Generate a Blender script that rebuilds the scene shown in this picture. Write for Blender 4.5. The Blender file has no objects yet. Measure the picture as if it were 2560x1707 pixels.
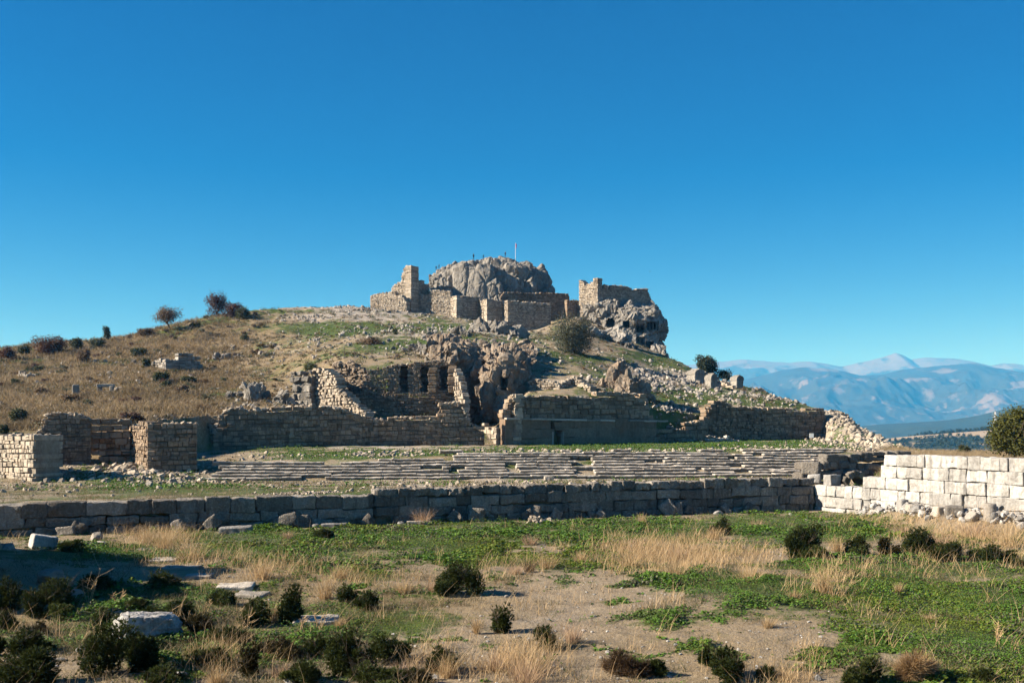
import bpy, math, random
import numpy as np
from math import radians as R

# ------------------------------------------------------------------ camera, sky, sun, exposure
F, HX, HY, CZ = 2512.0, 1280.0, 1065.0, 6.0      # focal length (photo px), principal column, horizon row, eye height
scene = bpy.context.scene
cam_d = bpy.data.cameras.new("camera"); cam = bpy.data.objects.new("camera", cam_d)
scene.collection.objects.link(cam); scene.camera = cam
cam.location = (0, 0, CZ); cam.rotation_euler = (R(90), 0, 0)
cam_d.sensor_width = 36; cam_d.lens = F / 2560 * 36; cam_d.shift_y = (HY - 853.5) / 2560
cam_d.clip_start = 0.5; cam_d.clip_end = 60000

SUN_EL, SUN_B = 28.0, -0.16                       # elevation; how far the sun stands behind the picture plane
sun_dir = np.array([-1.0, SUN_B, 0.0]); sun_dir /= np.linalg.norm(sun_dir)
sun_dir = sun_dir * math.cos(R(SUN_EL)) + np.array([0, 0, math.sin(R(SUN_EL))])
world = bpy.data.worlds.new("World"); scene.world = world; world.use_nodes = True
nt = world.node_tree; nt.nodes.clear()
sky = nt.nodes.new("ShaderNodeTexSky"); sky.sky_type = 'NISHITA'; sky.sun_disc = False
sky.sun_elevation = R(SUN_EL); sky.sun_rotation = math.atan2(sun_dir[0], sun_dir[1])
sky.altitude = 500; sky.air_density = 1.15; sky.dust_density = 0.0; sky.ozone_density = 3.2
hsv = nt.nodes.new("ShaderNodeHueSaturation"); hsv.inputs['Saturation'].default_value = 1.6; hsv.inputs['Hue'].default_value = 0.507
bg = nt.nodes.new("ShaderNodeBackground"); bg.inputs[1].default_value = 0.05
wo = nt.nodes.new("ShaderNodeOutputWorld")
nt.links.new(sky.outputs[0], hsv.inputs['Color']); tint = nt.nodes.new("ShaderNodeMix"); tint.data_type = 'RGBA'; tint.blend_type = 'MULTIPLY'; tint.inputs[0].default_value = 1; tint.inputs[7].default_value = (.40, .475, .59, 1)
nt.links.new(hsv.outputs[0], tint.inputs[6]); nt.links.new(tint.outputs[2], bg.inputs[0]); nt.links.new(bg.outputs[0], wo.inputs[0])
sd = bpy.data.lights.new("sun", 'SUN'); sd.energy = 5.0; sd.angle = R(0.53); sd.color = (1.0, 0.945, 0.86)
so = bpy.data.objects.new("sun", sd); scene.collection.objects.link(so)
from mathutils import Vector, Matrix
so.rotation_euler = Vector(sun_dir).to_track_quat('Z', 'Y').to_euler()
scene.view_settings.view_transform = 'Standard'; scene.view_settings.look = 'None'
scene.view_settings.exposure = 1.58; scene.view_settings.gamma = 1.0
scene.cycles.max_bounces = 6; scene.cycles.diffuse_bounces = 3; scene.cycles.volume_bounces = 0

rng = np.random.default_rng(7); random.seed(7)

# ------------------------------------------------------------------ helpers
def ku(px): return (np.asarray(px, float) - HX) / F
def zy(y, D): return CZ + (HY - np.asarray(y, float)) / F * D            # height of row y at depth D
def PT(px, y, D): return np.array([ku(px) * D, D, zy(y, D)])
def toy(z, D): return HY - (z - CZ) / D * F
def fieldD(y, z=0.0): return (CZ - z) * F / (y - HY)

def _h(i, j, k):
    n = (i * 374761393 + j * 668265263 + k * 1440662683) & 0xffffffff
    n = ((n ^ (n >> 13)) * 1274126177) & 0xffffffff
    n = ((n ^ (n >> 16)) * 2246822519) & 0xffffffff
    return ((n ^ (n >> 15)) & 0xffffff) / float(0xffffff)
def vnoise(p):
    p = np.asarray(p, float); i = np.floor(p).astype(np.int64); f = p - i; f = f * f * (3 - 2 * f)
    x, y, z = i[..., 0], i[..., 1], i[..., 2]; fx, fy, fz = f[..., 0], f[..., 1], f[..., 2]
    def L(a, b, t): return a + (b - a) * t
    c = [[_h(x + a, y + b, z) * (1 - fz) + _h(x + a, y + b, z + 1) * fz for b in (0, 1)] for a in (0, 1)]
    return L(L(c[0][0], c[0][1], fy), L(c[1][0], c[1][1], fy), fx) * 2 - 1
def fbm(p, octv=4, gain=.5):
    p = np.asarray(p, float); s = 0; a = 1; t = 0
    for o in range(octv):
        s = s + a * vnoise(p * 2 ** o + 17.3 * o); t += a; a *= gain
    return s / t
def ridged(p, octv=4, gain=.55):
    p = np.asarray(p, float); s = 0; a = 1; t = 0
    for o in range(octv):
        s = s + a * (1 - 2 * np.abs(vnoise(p * 2 ** o + 11.7 * o))); t += a; a *= gain
    return s / t
def worley(p):
    p = np.asarray(p, float); sh = p.shape[:-1]; p = p.reshape(-1, 3); i = np.floor(p).astype(np.int64); F1 = np.full(len(p), 9.); F2 = np.full(len(p), 9.); cr = np.zeros(len(p))
    for a in (-1, 0, 1):
        for b in (-1, 0, 1):
            for c in (-1, 0, 1):
                x, y, z = i[:, 0] + a, i[:, 1] + b, i[:, 2] + c
                q = np.stack([x + _h(x, y, z), y + _h(x + 57, y, z), z + _h(x, y + 113, z)], -1); d = np.linalg.norm(p - q, axis=1); m = d < F1
                F2 = np.where(m, F1, np.minimum(F2, d)); cr = np.where(m, _h(x, y, z + 71), cr); F1 = np.where(m, d, F1)
    return F1.reshape(sh), F2.reshape(sh), cr.reshape(sh)
def blocky(P, sc, amp, crack=.6, w=.14):
    F1, F2, cr = worley(P * sc + .35 * np.stack([fbm(P * sc * 1.3, 2), fbm(P * sc * 1.3 + 9, 2), fbm(P * sc * 1.3 + 19, 2)], -1)); e = F2 - F1
    return amp * ((cr - .5) * sstep(0, .25, e) - crack * sstep(w, 0, e) - .35 * F1)
def xyz(x, y, z=0): return np.stack([x, y, np.zeros_like(x) + z], -1)
def sstep(a, b, x):
    t = np.clip((x - a) / (b - a), 0, 1); return t * t * (3 - 2 * t)

class MB:
    """collects vertices, faces and a tone per face; build() links them as one mesh object"""
    def __init__(s): s.v = []; s.f = []; s.t = []; s.n = 0
    def add(s, v, f, tone=0.5):
        v = np.asarray(v, np.float32).reshape(-1, 3); f = np.asarray(f, np.int64)
        s.v.append(v); s.f.append(f + s.n); s.n += len(v)
        s.t.append(np.broadcast_to(np.asarray(tone, np.float32), (len(f),)).copy())
    def build(s, name, mat, parent=None, loc=None, smooth=False):
        me = bpy.data.meshes.new(name)
        v = np.concatenate(s.v) if s.v else np.zeros((0, 3), np.float32)
        if loc is not None: v = v - np.asarray(loc, np.float32)
        me.vertices.add(len(v)); me.vertices.foreach_set("co", v.ravel().astype(np.float32))
        tot = np.concatenate([np.full(len(f), f.shape[1]) for f in s.f])
        idx = np.concatenate([f.ravel() for f in s.f])
        me.loops.add(len(idx)); me.loops.foreach_set("vertex_index", idx.astype(np.int32))
        me.polygons.add(len(tot)); st = np.concatenate([[0], np.cumsum(tot)[:-1]])
        me.polygons.foreach_set("loop_start", st.astype(np.int32))
        if smooth: me.polygons.foreach_set("use_smooth", np.ones(len(tot), bool))
        else: me.polygons.foreach_set("use_smooth", np.zeros(len(tot), bool))
        me.update(calc_edges=True)
        a = me.attributes.new("tone", 'FLOAT', 'FACE'); a.data.foreach_set("value", np.concatenate(s.t))
        me.materials.append(mat)
        o = bpy.data.objects.new(name, me); scene.collection.objects.link(o)
        if parent is not None: o.parent = parent
        elif loc is not None: o.location = loc
        return o
def tag(o, label=None, cat=None, group=None, kind=None):
    if label: o["label"] = label
    if cat: o["category"] = cat
    if group: o["group"] = group
    if kind: o["kind"] = kind
    return o
def empty(name, loc, label, cat, group=None):
    o = bpy.data.objects.new(name, None); o.empty_display_size = .3; o.location = tuple(float(c) for c in loc)
    scene.collection.objects.link(o); return tag(o, label, cat, group, 'thing')

# ------------------------------------------------------------------ materials
def nodes(name):
    m = bpy.data.materials.new(name); m.use_nodes = True; t = m.node_tree; t.nodes.clear()
    out = t.nodes.new("ShaderNodeOutputMaterial"); b = t.nodes.new("ShaderNodeBsdfPrincipled")
    t.links.new(b.outputs[0], out.inputs[0]); b.inputs['Roughness'].default_value = .9
    b.inputs['Specular IOR Level'].default_value = .2
    return m, t, b
def N(t, typ, **k):
    n = t.nodes.new(typ)
    for a, v in k.items(): setattr(n, a, v)
    return n
def noise(t, co, scale, detail=4, rough=.6):
    n = N(t, "ShaderNodeTexNoise"); n.inputs['Scale'].default_value = scale; n.inputs['Detail'].default_value = detail
    n.inputs['Roughness'].default_value = rough; t.links.new(co, n.inputs['Vector']); return n.outputs['Fac']
def ramp(t, fac, a, b):
    r = N(t, "ShaderNodeMapRange"); r.inputs[1].default_value = a; r.inputs[2].default_value = b
    t.links.new(fac, r.inputs[0]); return r.outputs[0]
def mix(t, fac, a, b, mode='MIX'):
    m = N(t, "ShaderNodeMix", data_type='RGBA', blend_type=mode)
    for s, v in ((m.inputs[0], fac), (m.inputs[6], a), (m.inputs[7], b)):
        if hasattr(v, 'links'): t.links.new(v, s)
        elif isinstance(v, tuple): s.default_value = (*v, 1)
        else: s.default_value = v
    return m.outputs[2]
def mul(t, a, b, op='MULTIPLY'):
    m = N(t, "ShaderNodeMath", operation=op)
    for s, v in ((m.inputs[0], a), (m.inputs[1], b)):
        if hasattr(v, 'links'): t.links.new(v, s)
        else: s.default_value = v
    return m.outputs[0]
def bumpn(t, b, h, dist, strength=1.0):
    bp = N(t, "ShaderNodeBump"); bp.inputs['Distance'].default_value = dist; bp.inputs['Strength'].default_value = strength
    t.links.new(h, bp.inputs['Height']); t.links.new(bp.outputs[0], b.inputs['Normal'])

ALB = .79
def dim(c): return tuple(ALB * x for x in c)
def stone(name, c1, c2, c3, sc=1.0, stain=.35, bump=.03, lichen=None, streak=.0):
    m, t, b = nodes(name); c1, c2, c3 = dim(c1), dim(c2), dim(c3); lichen = dim(lichen) if lichen else None
    co = N(t, "ShaderNodeTexCoord").outputs['Object']
    n1 = noise(t, co, .35 * sc, 5, .65); n2 = noise(t, co, 2.3 * sc, 6, .7); n3 = noise(t, co, 9 * sc, 4, .7)
    at = N(t, "ShaderNodeAttribute", attribute_name="tone").outputs['Fac']
    c = mix(t, ramp(t, n1, .3, .7), c1, c2)
    c = mix(t, mul(t, ramp(t, n2, .48, .75), stain), c, c3)
    if lichen: c = mix(t, mul(t, ramp(t, noise(t, co, 4.5 * sc, 5, .75), .52, .66), .55), c, lichen)
    if streak:
        mp = N(t, "ShaderNodeMapping"); mp.inputs['Scale'].default_value = (1, 1, .16); t.links.new(co, mp.inputs[0])
        c = mix(t, mul(t, ramp(t, noise(t, mp.outputs[0], 2.6 * sc, 5, .7), .5, .68), streak), c, tuple(.45 * x for x in c1))
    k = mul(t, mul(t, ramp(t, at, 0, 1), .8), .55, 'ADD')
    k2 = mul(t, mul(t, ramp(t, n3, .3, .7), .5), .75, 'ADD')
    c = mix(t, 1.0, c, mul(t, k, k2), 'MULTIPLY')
    # scalar into colour socket spreads over the channels
    t.links.new(c, b.inputs['Base Color'])
    h = mul(t, mul(t, n3, .6), n2, 'ADD'); bumpn(t, b, h, bump)
    return m
M = {}
M['dark'] = stone('grey_limestone', (.21, .185, .16), (.31, .28, .245), (.125, .11, .095), 1.0, .6, .18, (.42, .385, .335), streak=0.7)
M['white'] = stone('white_limestone', (.345, .33, .312), (.49, .475, .455), (.19, .175, .16), .9, .9, .08, (.22, .205, .185), streak=0.9)
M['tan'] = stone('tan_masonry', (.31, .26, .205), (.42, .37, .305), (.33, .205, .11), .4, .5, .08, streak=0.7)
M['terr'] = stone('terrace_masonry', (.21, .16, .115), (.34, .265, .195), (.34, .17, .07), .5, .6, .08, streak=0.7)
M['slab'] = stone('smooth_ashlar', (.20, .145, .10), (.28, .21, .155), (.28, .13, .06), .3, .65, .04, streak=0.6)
M['seat'] = stone('seat_limestone', (.37, .33, .28), (.50, .455, .40), (.20, .165, .13), 1.2, .5, .05)
M['rock'] = stone('cliff_limestone', (.24, .22, .195), (.35, .325, .29), (.15, .125, .10), .25, .6, .45, streak=0.7)
M['rockw'] = stone('ochre_rock', (.23, .185, .14), (.33, .275, .22), (.34, .18, .08), .4, .55, .35)
M['rubble'] = stone('rubble_limestone', (.30, .25, .195), (.41, .355, .29), (.18, .145, .11), .8, .5, .03)
M['rubg'] = stone('grey_rubble', (.24, .215, .19), (.36, .33, .295), (.16, .14, .12), .8, .5, .04)

def leafmat(name, c1, c2, trans=.25):
    m, t, b = nodes(name); c1, c2 = dim(c1), dim(c2); at = N(t, "ShaderNodeAttribute", attribute_name="tone").outputs['Fac']
    c = mix(t, at, c1, c2); t.links.new(c, b.inputs['Base Color']); b.inputs['Roughness'].default_value = .65
    tr = N(t, "ShaderNodeBsdfTranslucent"); t.links.new(c, tr.inputs[0])
    ms = N(t, "ShaderNodeMixShader"); ms.inputs[0].default_value = trans
    t.links.new(b.outputs[0], ms.inputs[1]); t.links.new(tr.outputs[0], ms.inputs[2])
    t.links.new(ms.outputs[0], t.nodes['Material Output'].inputs[0]); return m
M['broom'] = leafmat('dark_broom', (.026, .040, .010), (.125, .155, .04))
M['broomb'] = leafmat('brown_broom', (.07, .05, .022), (.09, .085, .03))
M['clover'] = leafmat('clover_leaf', (.05, .115, .014), (.12, .225, .028))
M['cloverY'] = leafmat('yellow_green_leaf', (.09, .13, .016), (.17, .21, .03))
M['weed'] = leafmat('olive_weed', (.05, .08, .02), (.12, .165, .045))
M['olive'] = leafmat('olive_leaf', (.05, .055, .03), (.17, .175, .11))
M['tree'] = leafmat('dark_leaf', (.014, .022, .010), (.035, .05, .022))
M['gtree'] = leafmat('sunlit_green_leaf', (.035, .042, .008), (.13, .13, .025))
M['hillg'] = leafmat('hill_green_leaf', (.035, .045, .018), (.105, .115, .045))
M['autumn'] = leafmat('rust_leaf', (.09, .035, .018), (.15, .075, .035))
M['maroon'] = leafmat('maroon_leaf', (.07, .03, .024), (.12, .06, .04))
M['brown'] = leafmat('brown_twig_leaf', (.11, .065, .035), (.19, .13, .075))
M['straw'] = leafmat('straw', (.38, .25, .12), (.62, .46, .27), .3)
M['strawp'] = leafmat('pinkish_straw', (.36, .23, .14), (.55, .39, .27), .3)
M['gold'] = leafmat('golden_grass', (.24, .175, .10), (.43, .33, .20), .3)
M['gold2'] = leafmat('brown_grass', (.14, .105, .06), (.29, .215, .12), .3)
M['ggrass'] = leafmat('green_grass', (.055, .085, .016), (.11, .15, .03), .3)
M['forest'] = leafmat('forest_leaf', (.018, .032, .014), (.04, .06, .024))
def plain(name, c, rough=.8):
    m, t, b = nodes(name); c = dim(c); co = N(t, "ShaderNodeTexCoord").outputs['Object']
    k = mul(t, mul(t, noise(t, co, 6), .5), .75, 'ADD'); cc = mix(t, 1.0, c, k, 'MULTIPLY')
    t.links.new(cc, b.inputs['Base Color']); b.inputs['Roughness'].default_value = rough; return m
M['bark'] = plain('bark', (.11, .085, .06)); M['stalk'] = plain('dry_stalk', (.48, .33, .18))
M['metal'] = plain('painted_metal', (.75, .75, .76), .4); M['sign'] = plain('sign_white', (.82, .82, .80), .5)
M['cloth_d'] = plain('dark_cloth', (.018, .02, .03)); M['cloth_b'] = plain('navy_cloth', (.02, .03, .09)); M['skin'] = plain('skin', (.45, .28, .2))
M['flagr'] = plain('red_flag', (.6, .03, .05)); M['post'] = plain('weathered_post', (.12, .10, .085)); M['plume'] = plain('dark_plume', (.03, .03, .03))

def groundmat(name, bump=.06, sc=1.0):
    m, t, b = nodes(name); co = N(t, "ShaderNodeTexCoord").outputs['Object']
    at = N(t, "ShaderNodeVertexColor", layer_name="cover")
    sp = N(t, "ShaderNodeSeparateColor"); t.links.new(at.outputs[0], sp.inputs[0])
    n1 = noise(t, co, .8 * sc, 6, .7); n2 = noise(t, co, 5 * sc, 5, .7); n3 = noise(t, co, 22 * sc, 3, .7)
    c = mix(t, ramp(t, n1, .3, .7), (.24, .187, .125), (.37, .295, .205))
    dry = mix(t, ramp(t, n2, .3, .7), (.18, .135, .075), (.36, .27, .155))
    brk = mul(t, mul(t, n2, n3, 'ADD'), .5)
    def brkmask(ch, k=.55):
        a = mul(t, mul(t, brk, .5, 'SUBTRACT'), 2.4); s = mul(t, ch, a, 'ADD'); return ramp(t, s, k - .18, k + .18)
    c = mix(t, brkmask(sp.outputs[2]), c, dry)
    rk = mix(t, ramp(t, n2, .35, .65), (.33, .28, .225), (.56, .50, .43))
    c = mix(t, brkmask(sp.outputs[1]), c, rk)
    gr = mix(t, ramp(t, n1, .3, .7), (.045, .075, .014), (.10, .135, .028))
    c = mix(t, brkmask(sp.outputs[0]), c, gr)
    k = mul(t, mul(t, mul(t, ramp(t, n3, .3, .7), .75), .6, 'ADD'), ALB); c = mix(t, 1.0, c, k, 'MULTIPLY'); c = mix(t, mul(t, ramp(t, noise(t, co, .25, 5, .7), .5, .7), .4), c, (.22, .185, .155))
    t.links.new(c, b.inputs['Base Color']); h = mul(t, mul(t, n3, .4), n2, 'ADD'); bumpn(t, b, h, bump); return m
M['ground'] = groundmat('dry_earth', .11)

# ------------------------------------------------------------------ terrain (one loft of depth profiles, front field + stadium + hill)
def wallD(px):        # depth of the long grey wall, and of the white wall beyond its corner
    u = ku(px); return np.where(u < .297, 64.5 / (1 - .36 * np.minimum(u, .297)), 61.6 / (np.maximum(u, .297) + .552))
COLS = {   # px: [k0 z | (D, row) seat base, seat top, terrace wall foot, behind it, three on the slope, ridge | (D,z) behind the ridge]
 -600: (1.7, [(95, 1207), (104, 1180), (112, 1150), (118, 1085), (135, 1040), (165, 985), (200, 930), (230, 890)], (262, 18)),
 0: (1.7, [(95, 1212), (104, 1190), (112, 1155), (117, 1085), (135, 1045), (160, 985), (195, 925), (230, 874)], (262, 19)),
 330: (1.7, [(95, 1212), (104, 1185), (112, 1160), (119, 1062), (140, 1010), (165, 965), (205, 905), (250, 843)], (285, 24)),
 520: (1.7, [(103, 1203), (110, 1168), (131, 1128), (135, 1040), (150, 1005), (175, 960), (220, 880), (258, 789)], (295, 31)),
 700: (1.7, [(104, 1203), (112, 1152), (135.5, 1115), (138.5, 1035), (155, 990), (180, 930), (225, 850), (272, 773)], (310, 36)),
 860: (1.8, [(104.5, 1203), (113, 1146), (137, 1113), (141, 1055), (157, 1030), (161, 915), (230, 832), (285, 769)], (330, 38)),
 1000: (1.9, [(105, 1203), (113.5, 1142), (139, 1113), (143, 1055), (157, 1031), (161, 912), (235, 825), (286, 778)], (320, 44)),
 1110: (1.9, [(105.5, 1203), (114, 1141), (140, 1112), (143, 1058), (157, 1036), (161.5, 915), (235, 825), (285, 790)], (330, 46)),
 1160: (1.9, [(106, 1203), (114.5, 1140), (140.5, 1112), (144, 1085), (164, 1070), (178, 862), (235, 825), (284, 797)], (330, 46)),
 1240: (1.9, [(106, 1202), (115, 1139), (141.5, 1112), (146, 1080), (168, 1045), (182, 868), (235, 832), (282, 812)], (330, 46)),
 1320: (1.9, [(107, 1201), (116, 1138), (143, 1111), (148, 990), (160, 976), (185, 892), (235, 842), (282, 826)], (330, 44)),
 1450: (2.0, [(108, 1200), (117, 1136), (148, 1109), (152, 990), (165, 955), (195, 905), (245, 848), (287, 792)], (330, 42)),
 1560: (2.0, [(109, 1198), (118, 1134), (153, 1107), (157, 1000), (170, 968), (200, 925), (245, 872), (288, 846)], (330, 25)),
 1640: (2.0, [(109.5, 1197), (118.5, 1132), (156, 1105), (160, 1025), (175, 987), (205, 942), (245, 897), (272, 878)], (310, 20)),
 1740: (2.0, [(110, 1196), (119, 1131), (160, 1102), (164, 1035), (178, 995), (200, 967), (222, 942), (240, 929)], (270, 12)),
 1850: (2.0, [(111, 1194), (120, 1130), (164, 1100), (168, 1024), (178, 1004), (190, 988), (200, 976), (210, 970)], (240, 8)),
 1960: (2.0, [(111.5, 1192), (120.5, 1129), (168, 1098), (172, 1028), (178, 1015), (184, 1006), (190, 1000), (195, 997)], (225, 5)),
 2050: (1.6, [(112, 1191), (121, 1128), (171, 1097), (174, 1040), (176, 1031), (178, 1028), (180, 1026), (183, 1026)], (210, 2)),
 2110: (1.0, [(112, 1190), (121, 1128), (155, 1105), (166, 1066), (170, 1051), (173, 1041), (176, 1036), (178, 1034)], (205, 1)),
 2160: (1.2, [(110, 1165), (121, 1130), (140, 1118), (152, 1100), (158, 1090), (162, 1083), (166, 1078), (170, 1075)], (195, -1)),
 2220: (2.6, [(100, 1142), (112, 1132), (125, 1124), (132, 1118), (136, 1114), (140, 1111), (144, 1109), (148, 1107)], (170, -4)),
 2300: (3.2, [(95, 1143), (105, 1138), (115, 1134), (120, 1132), (125, 1131), (130, 1130), (134, 1129), (138, 1129)], (160, -6)),
 2560: (3.2, [(85, 1150), (95, 1145), (105, 1140), (110, 1138), (115, 1136), (120, 1134), (125, 1132), (130, 1130)], (155, -6)),
 3400: (3.2, [(85, 1150), (95, 1145), (105, 1140), (110, 1138), (115, 1136), (120, 1134), (125, 1132), (130, 1130)], (155, -6)),
}
_cp = np.array(sorted(COLS)); _cD = []; _cz = []
for p in sorted(COLS):
    z0, ks, (d9, z9) = COLS[p]
    _cD.append([float(wallD(p)) + 1.15] + [k[0] + (1.9 if i == 2 and p < 2080 else 0) for i, k in enumerate(ks)] + [d9, 420, 800])
    _cz.append([z0] + [float(zy(k[1], k[0])) for k in ks] + [z9, -25, -62])
_cD = np.array(_cD, float); _cz = np.array(_cz, float)
def terrain(X, Y, rough=True):
    X = np.asarray(X, float); Y = np.maximum(np.asarray(Y, float), .5); px = np.clip(X / Y * F + HX, -600, 3400)
    sh = X.shape; X = X.ravel(); Y = Y.ravel(); px = px.ravel()
    z = np.zeros_like(X); K = _cD.shape[1]
    Dk = np.stack([np.interp(px, _cp, _cD[:, k]) for k in range(K)], -1); Dk[:, 0] = wallD(px) + 1.15
    zk = np.stack([np.interp(px, _cp, _cz[:, k]) for k in range(K)], -1)
    zb = zk[:, 0].copy()
    for k in range(K - 1):
        t = (Y - Dk[:, k]) / np.maximum(Dk[:, k + 1] - Dk[:, k], .01)
        zb = np.where(t > 0, zk[:, k] + (zk[:, k + 1] - zk[:, k]) * np.clip(t, 0, 1), zb)
    # the field before the walls: nearly flat, rising to the bank the camera stands on and to a low berm by the white wall
    zf = 4.3 * sstep(17, 3, Y) + .25 * fbm(xyz(X * .11, Y * .11), 3) * sstep(60, 40, Y)
    dw = wallD(px) - Y
    zf = zf + .75 * sstep(2130, 2260, px) * sstep(6.5, 3.8, dw)
    zf = zf + .9 * np.exp(-((X + 22.5) / 5) ** 2 - ((Y - 40) / 7) ** 2)
    front = sstep(-.75, -.35, -dw - 0 * Y + 0)           # 0 in front of the wall, 1 behind
    front = sstep(.25, .85, -dw)
    z = zf + (zb - zf) * front
    if rough:
        big = sstep(150, 210, Y); mid = sstep(66, 90, Y)
        z = z + .05 * fbm(xyz(X * 1.7, Y * 1.7), 3) + mid * .12 * fbm(xyz(X * .5, Y * .5), 4) + big * (.7 * fbm(xyz(X * .09, Y * .09, 3), 4) + .3 * fbm(xyz(X * .2, Y * .2, 13), 3) + .32 * ridged(xyz(X * .28, Y * .28), 4) + .22 * fbm(xyz(X * .9, Y * .9, 6), 3)) * sstep(900, 300, Y)
    return z.reshape(sh)
def gz(X, Y): return float(terrain(np.array([X]), np.array([Y]))[0])
def GP(px, y):
    """the place on the flat field that shows at photo column px, row y"""
    D = fieldD(y)
    lim = float(wallD(px)) - .95; D = min(D, lim)
    for _ in range(5): D = min((CZ - gz(ku(px) * D, D)) * F / (y - HY), lim)
    return np.array([float(ku(px)) * D, D, gz(ku(px) * D, D)])
def HP(px, D): X = float(ku(px)) * D; return np.array([X, D, gz(X, D)])
_Ds = np.linspace(66, 300, 1200)
def HY_(px, y, lo=66, hi=300):
    """the place on the hill that shows at photo column px, row y (first crossing going out)"""
    D = np.linspace(lo, hi, 1500); X = ku(px) * D; yy = toy(terrain(X, D), D)
    i = np.argmax(yy <= y) if (yy <= y).any() else int(np.argmin(yy))
    return np.array([X[i], D[i], float(terrain(X[i:i + 1], D[i:i + 1])[0])])

def blob(px, y, lst):
    s = np.zeros_like(px)
    for (cx, cy, rx, ry, a) in lst: s = s + a * np.exp(-(((px - cx) / rx) ** 2 + ((y - cy) / ry) ** 2))
    return s
GREEN = [(960, 1345, 460, 48, 1.0), (230, 1378, 220, 22, 1.0), (1640, 1325, 330, 30, .75), (2030, 1320, 220, 35, .7), (1190, 1398, 110, 34, .9), (905, 1440, 80, 26, .8),
         (1700, 1452, 180, 28, 1.0), (1900, 1485, 170, 34, .85), (2330, 1500, 330, 95, 1.15), (2240, 1408, 230, 22, .9), (1000, 1555, 190, 48, .55), (1660, 1552, 62, 26, 1.0),
         (2080, 1638, 80, 22, 1.1), (2440, 1630, 190, 85, .9), (460, 1640, 70, 45, .7), (1410, 1453, 40, 14, .9), (1530, 1505, 60, 10, .7), (2230, 1600, 120, 30, .8), (700, 1400, 130, 26, .6),
         (330, 1600, 220, 90, .3), (1740, 1615, 60, 14, .8), (1600, 1655, 60, 18, .7), (1500, 1385, 110, 30, .6)]
BARE = [(1450, 1487, 190, 38, .9), (1520, 1560, 210, 40, .8), (1380, 1670, 260, 36, .9), (1960, 1580, 150, 24, .9), (2010, 1690, 140, 22, .9), (120, 1640, 100, 22, .9), (1060, 1405, 90, 14, .5), (1150, 1610, 90, 40, .5), (2300, 1650, 90, 14, .5), (2430, 1450, 60, 10, .4)]
def masks(X, Y):
    px = X / np.maximum(Y, .5) * F + HX; z = terrain(X, Y, False); y = toy(z, np.maximum(Y, .5))
    nz = fbm(xyz(X * .35, Y * .35, 5), 4); nb = fbm(xyz(X * .05, Y * .05, 9), 4)
    infield = sstep(.6, -.2, Y - wallD(px))
    g = blob(px, y, GREEN) - .34 * blob(px, y, BARE) + .65 * nz + .45 * fbm(xyz(X * 1.3, Y * 1.3, 12), 3) + .35 * fbm(xyz(X * 4., Y * 4., 14), 2) + .2
    rock = .1 + .3 * nz; dry = .46 - .22 * blob(px, y, BARE) + .35 * fbm(xyz(X * .2, Y * .2, 21), 3)
    # stadium floor and terrace
    st = (1 - infield)
    g2 = blob(px, y, [(500, 1228, 380, 12, .8), (900, 1228, 160, 10, 1.0), (350, 1195, 160, 30, .45), (840, 1138, 130, 10, 1.3), (1050, 1135, 100, 10, 1.0), (1250, 1130, 120, 10, .6), (1560, 1122, 260, 12, .9), (1900, 1112, 220, 12, 1.1), (700, 1122, 140, 6, .6), (1480, 1110, 200, 4, .8), (1390, 1135, 60, 8, .8)]) + .7 * nz + .5 * fbm(xyz(X * .7, Y * .7, 43), 3) + .34
    r2 = .45 + .35 * nz + blob(px, y, [(1100, 1215, 300, 10, .4), (1600, 1200, 400, 6, .5), (960, 1120, 350, 4, .6)])
    d2 = .5 + .5 * fbm(xyz(X * .15, Y * .15, 2), 3)
    # hill
    hg = blob(px, y, [(780, 822, 160, 12, .9), (1010, 820, 180, 12, .6), (900, 870, 160, 20, .5), (1080, 855, 120, 20, .4), (1500, 895, 120, 18, .7), (1640, 900, 90, 14, .7), (1730, 985, 200, 22, .7), (1950, 1010, 120, 12, .8), (560, 1000, 110, 22, .7), (1420, 850, 60, 20, .4), (1320, 850, 60, 14, .5), (700, 780, 120, 6, .5), (1660, 1000, 70, 20, .6)]) + .8 * nb + .55 * nz + .5 * fbm(xyz(X * .8, Y * .8, 44), 3) + .22 + .1 * sstep(560, 700, px) + .55 * sstep(.12, .4, fbm(xyz(X * .11, Y * .11, 61), 3)) * sstep(700, 560, px)
    hr = .12 + .35 * fbm(xyz(X * .5, Y * .5, 37), 3) + blob(px, y, [(880, 775, 170, 28, .8), (1000, 835, 220, 45, .55), (1500, 950, 160, 40, .35), (1720, 950, 130, 50, .8), (1250, 830, 120, 20, .5), (2120, 1070, 100, 60, 1.3), (1900, 1000, 120, 20, .5), (640, 900, 80, 40, .2)]) + .3 * nz + .3 * fbm(xyz(X * .12, Y * .12, 33), 3)
    hd = .5 + .9 * sstep(1000, 560, px) * sstep(800, 860, y) + .45 * sstep(760, 560, px) + .35 * nz - .3 * sstep(2040, 2100, px) + 1.0 * sstep(2260, 2330, px)
    hill = sstep(-1.5, 1.5, Y - np.interp(px, _cp, _cD[:, 3])) ; hill = np.where(px > 2260, 1.0, hill); hill = hill * st
    g = g + blob(px, y, [(300, 1560, 330, 110, .35), (760, 1600, 300, 90, .35)]); dry = dry + blob(px, y, [(400, 1580, 400, 110, .4), (900, 1480, 300, 60, .3)])
    G = infield * g + st * (1 - hill) * g2 + hill * hg
    RK = infield * rock + st * (1 - hill) * r2 + hill * hr
    DR = infield * dry + st * (1 - hill) * d2 + hill * hd
    return np.clip(G, 0, 1), np.clip(RK, 0, 1), np.clip(DR, 0, 1), px, y

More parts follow.
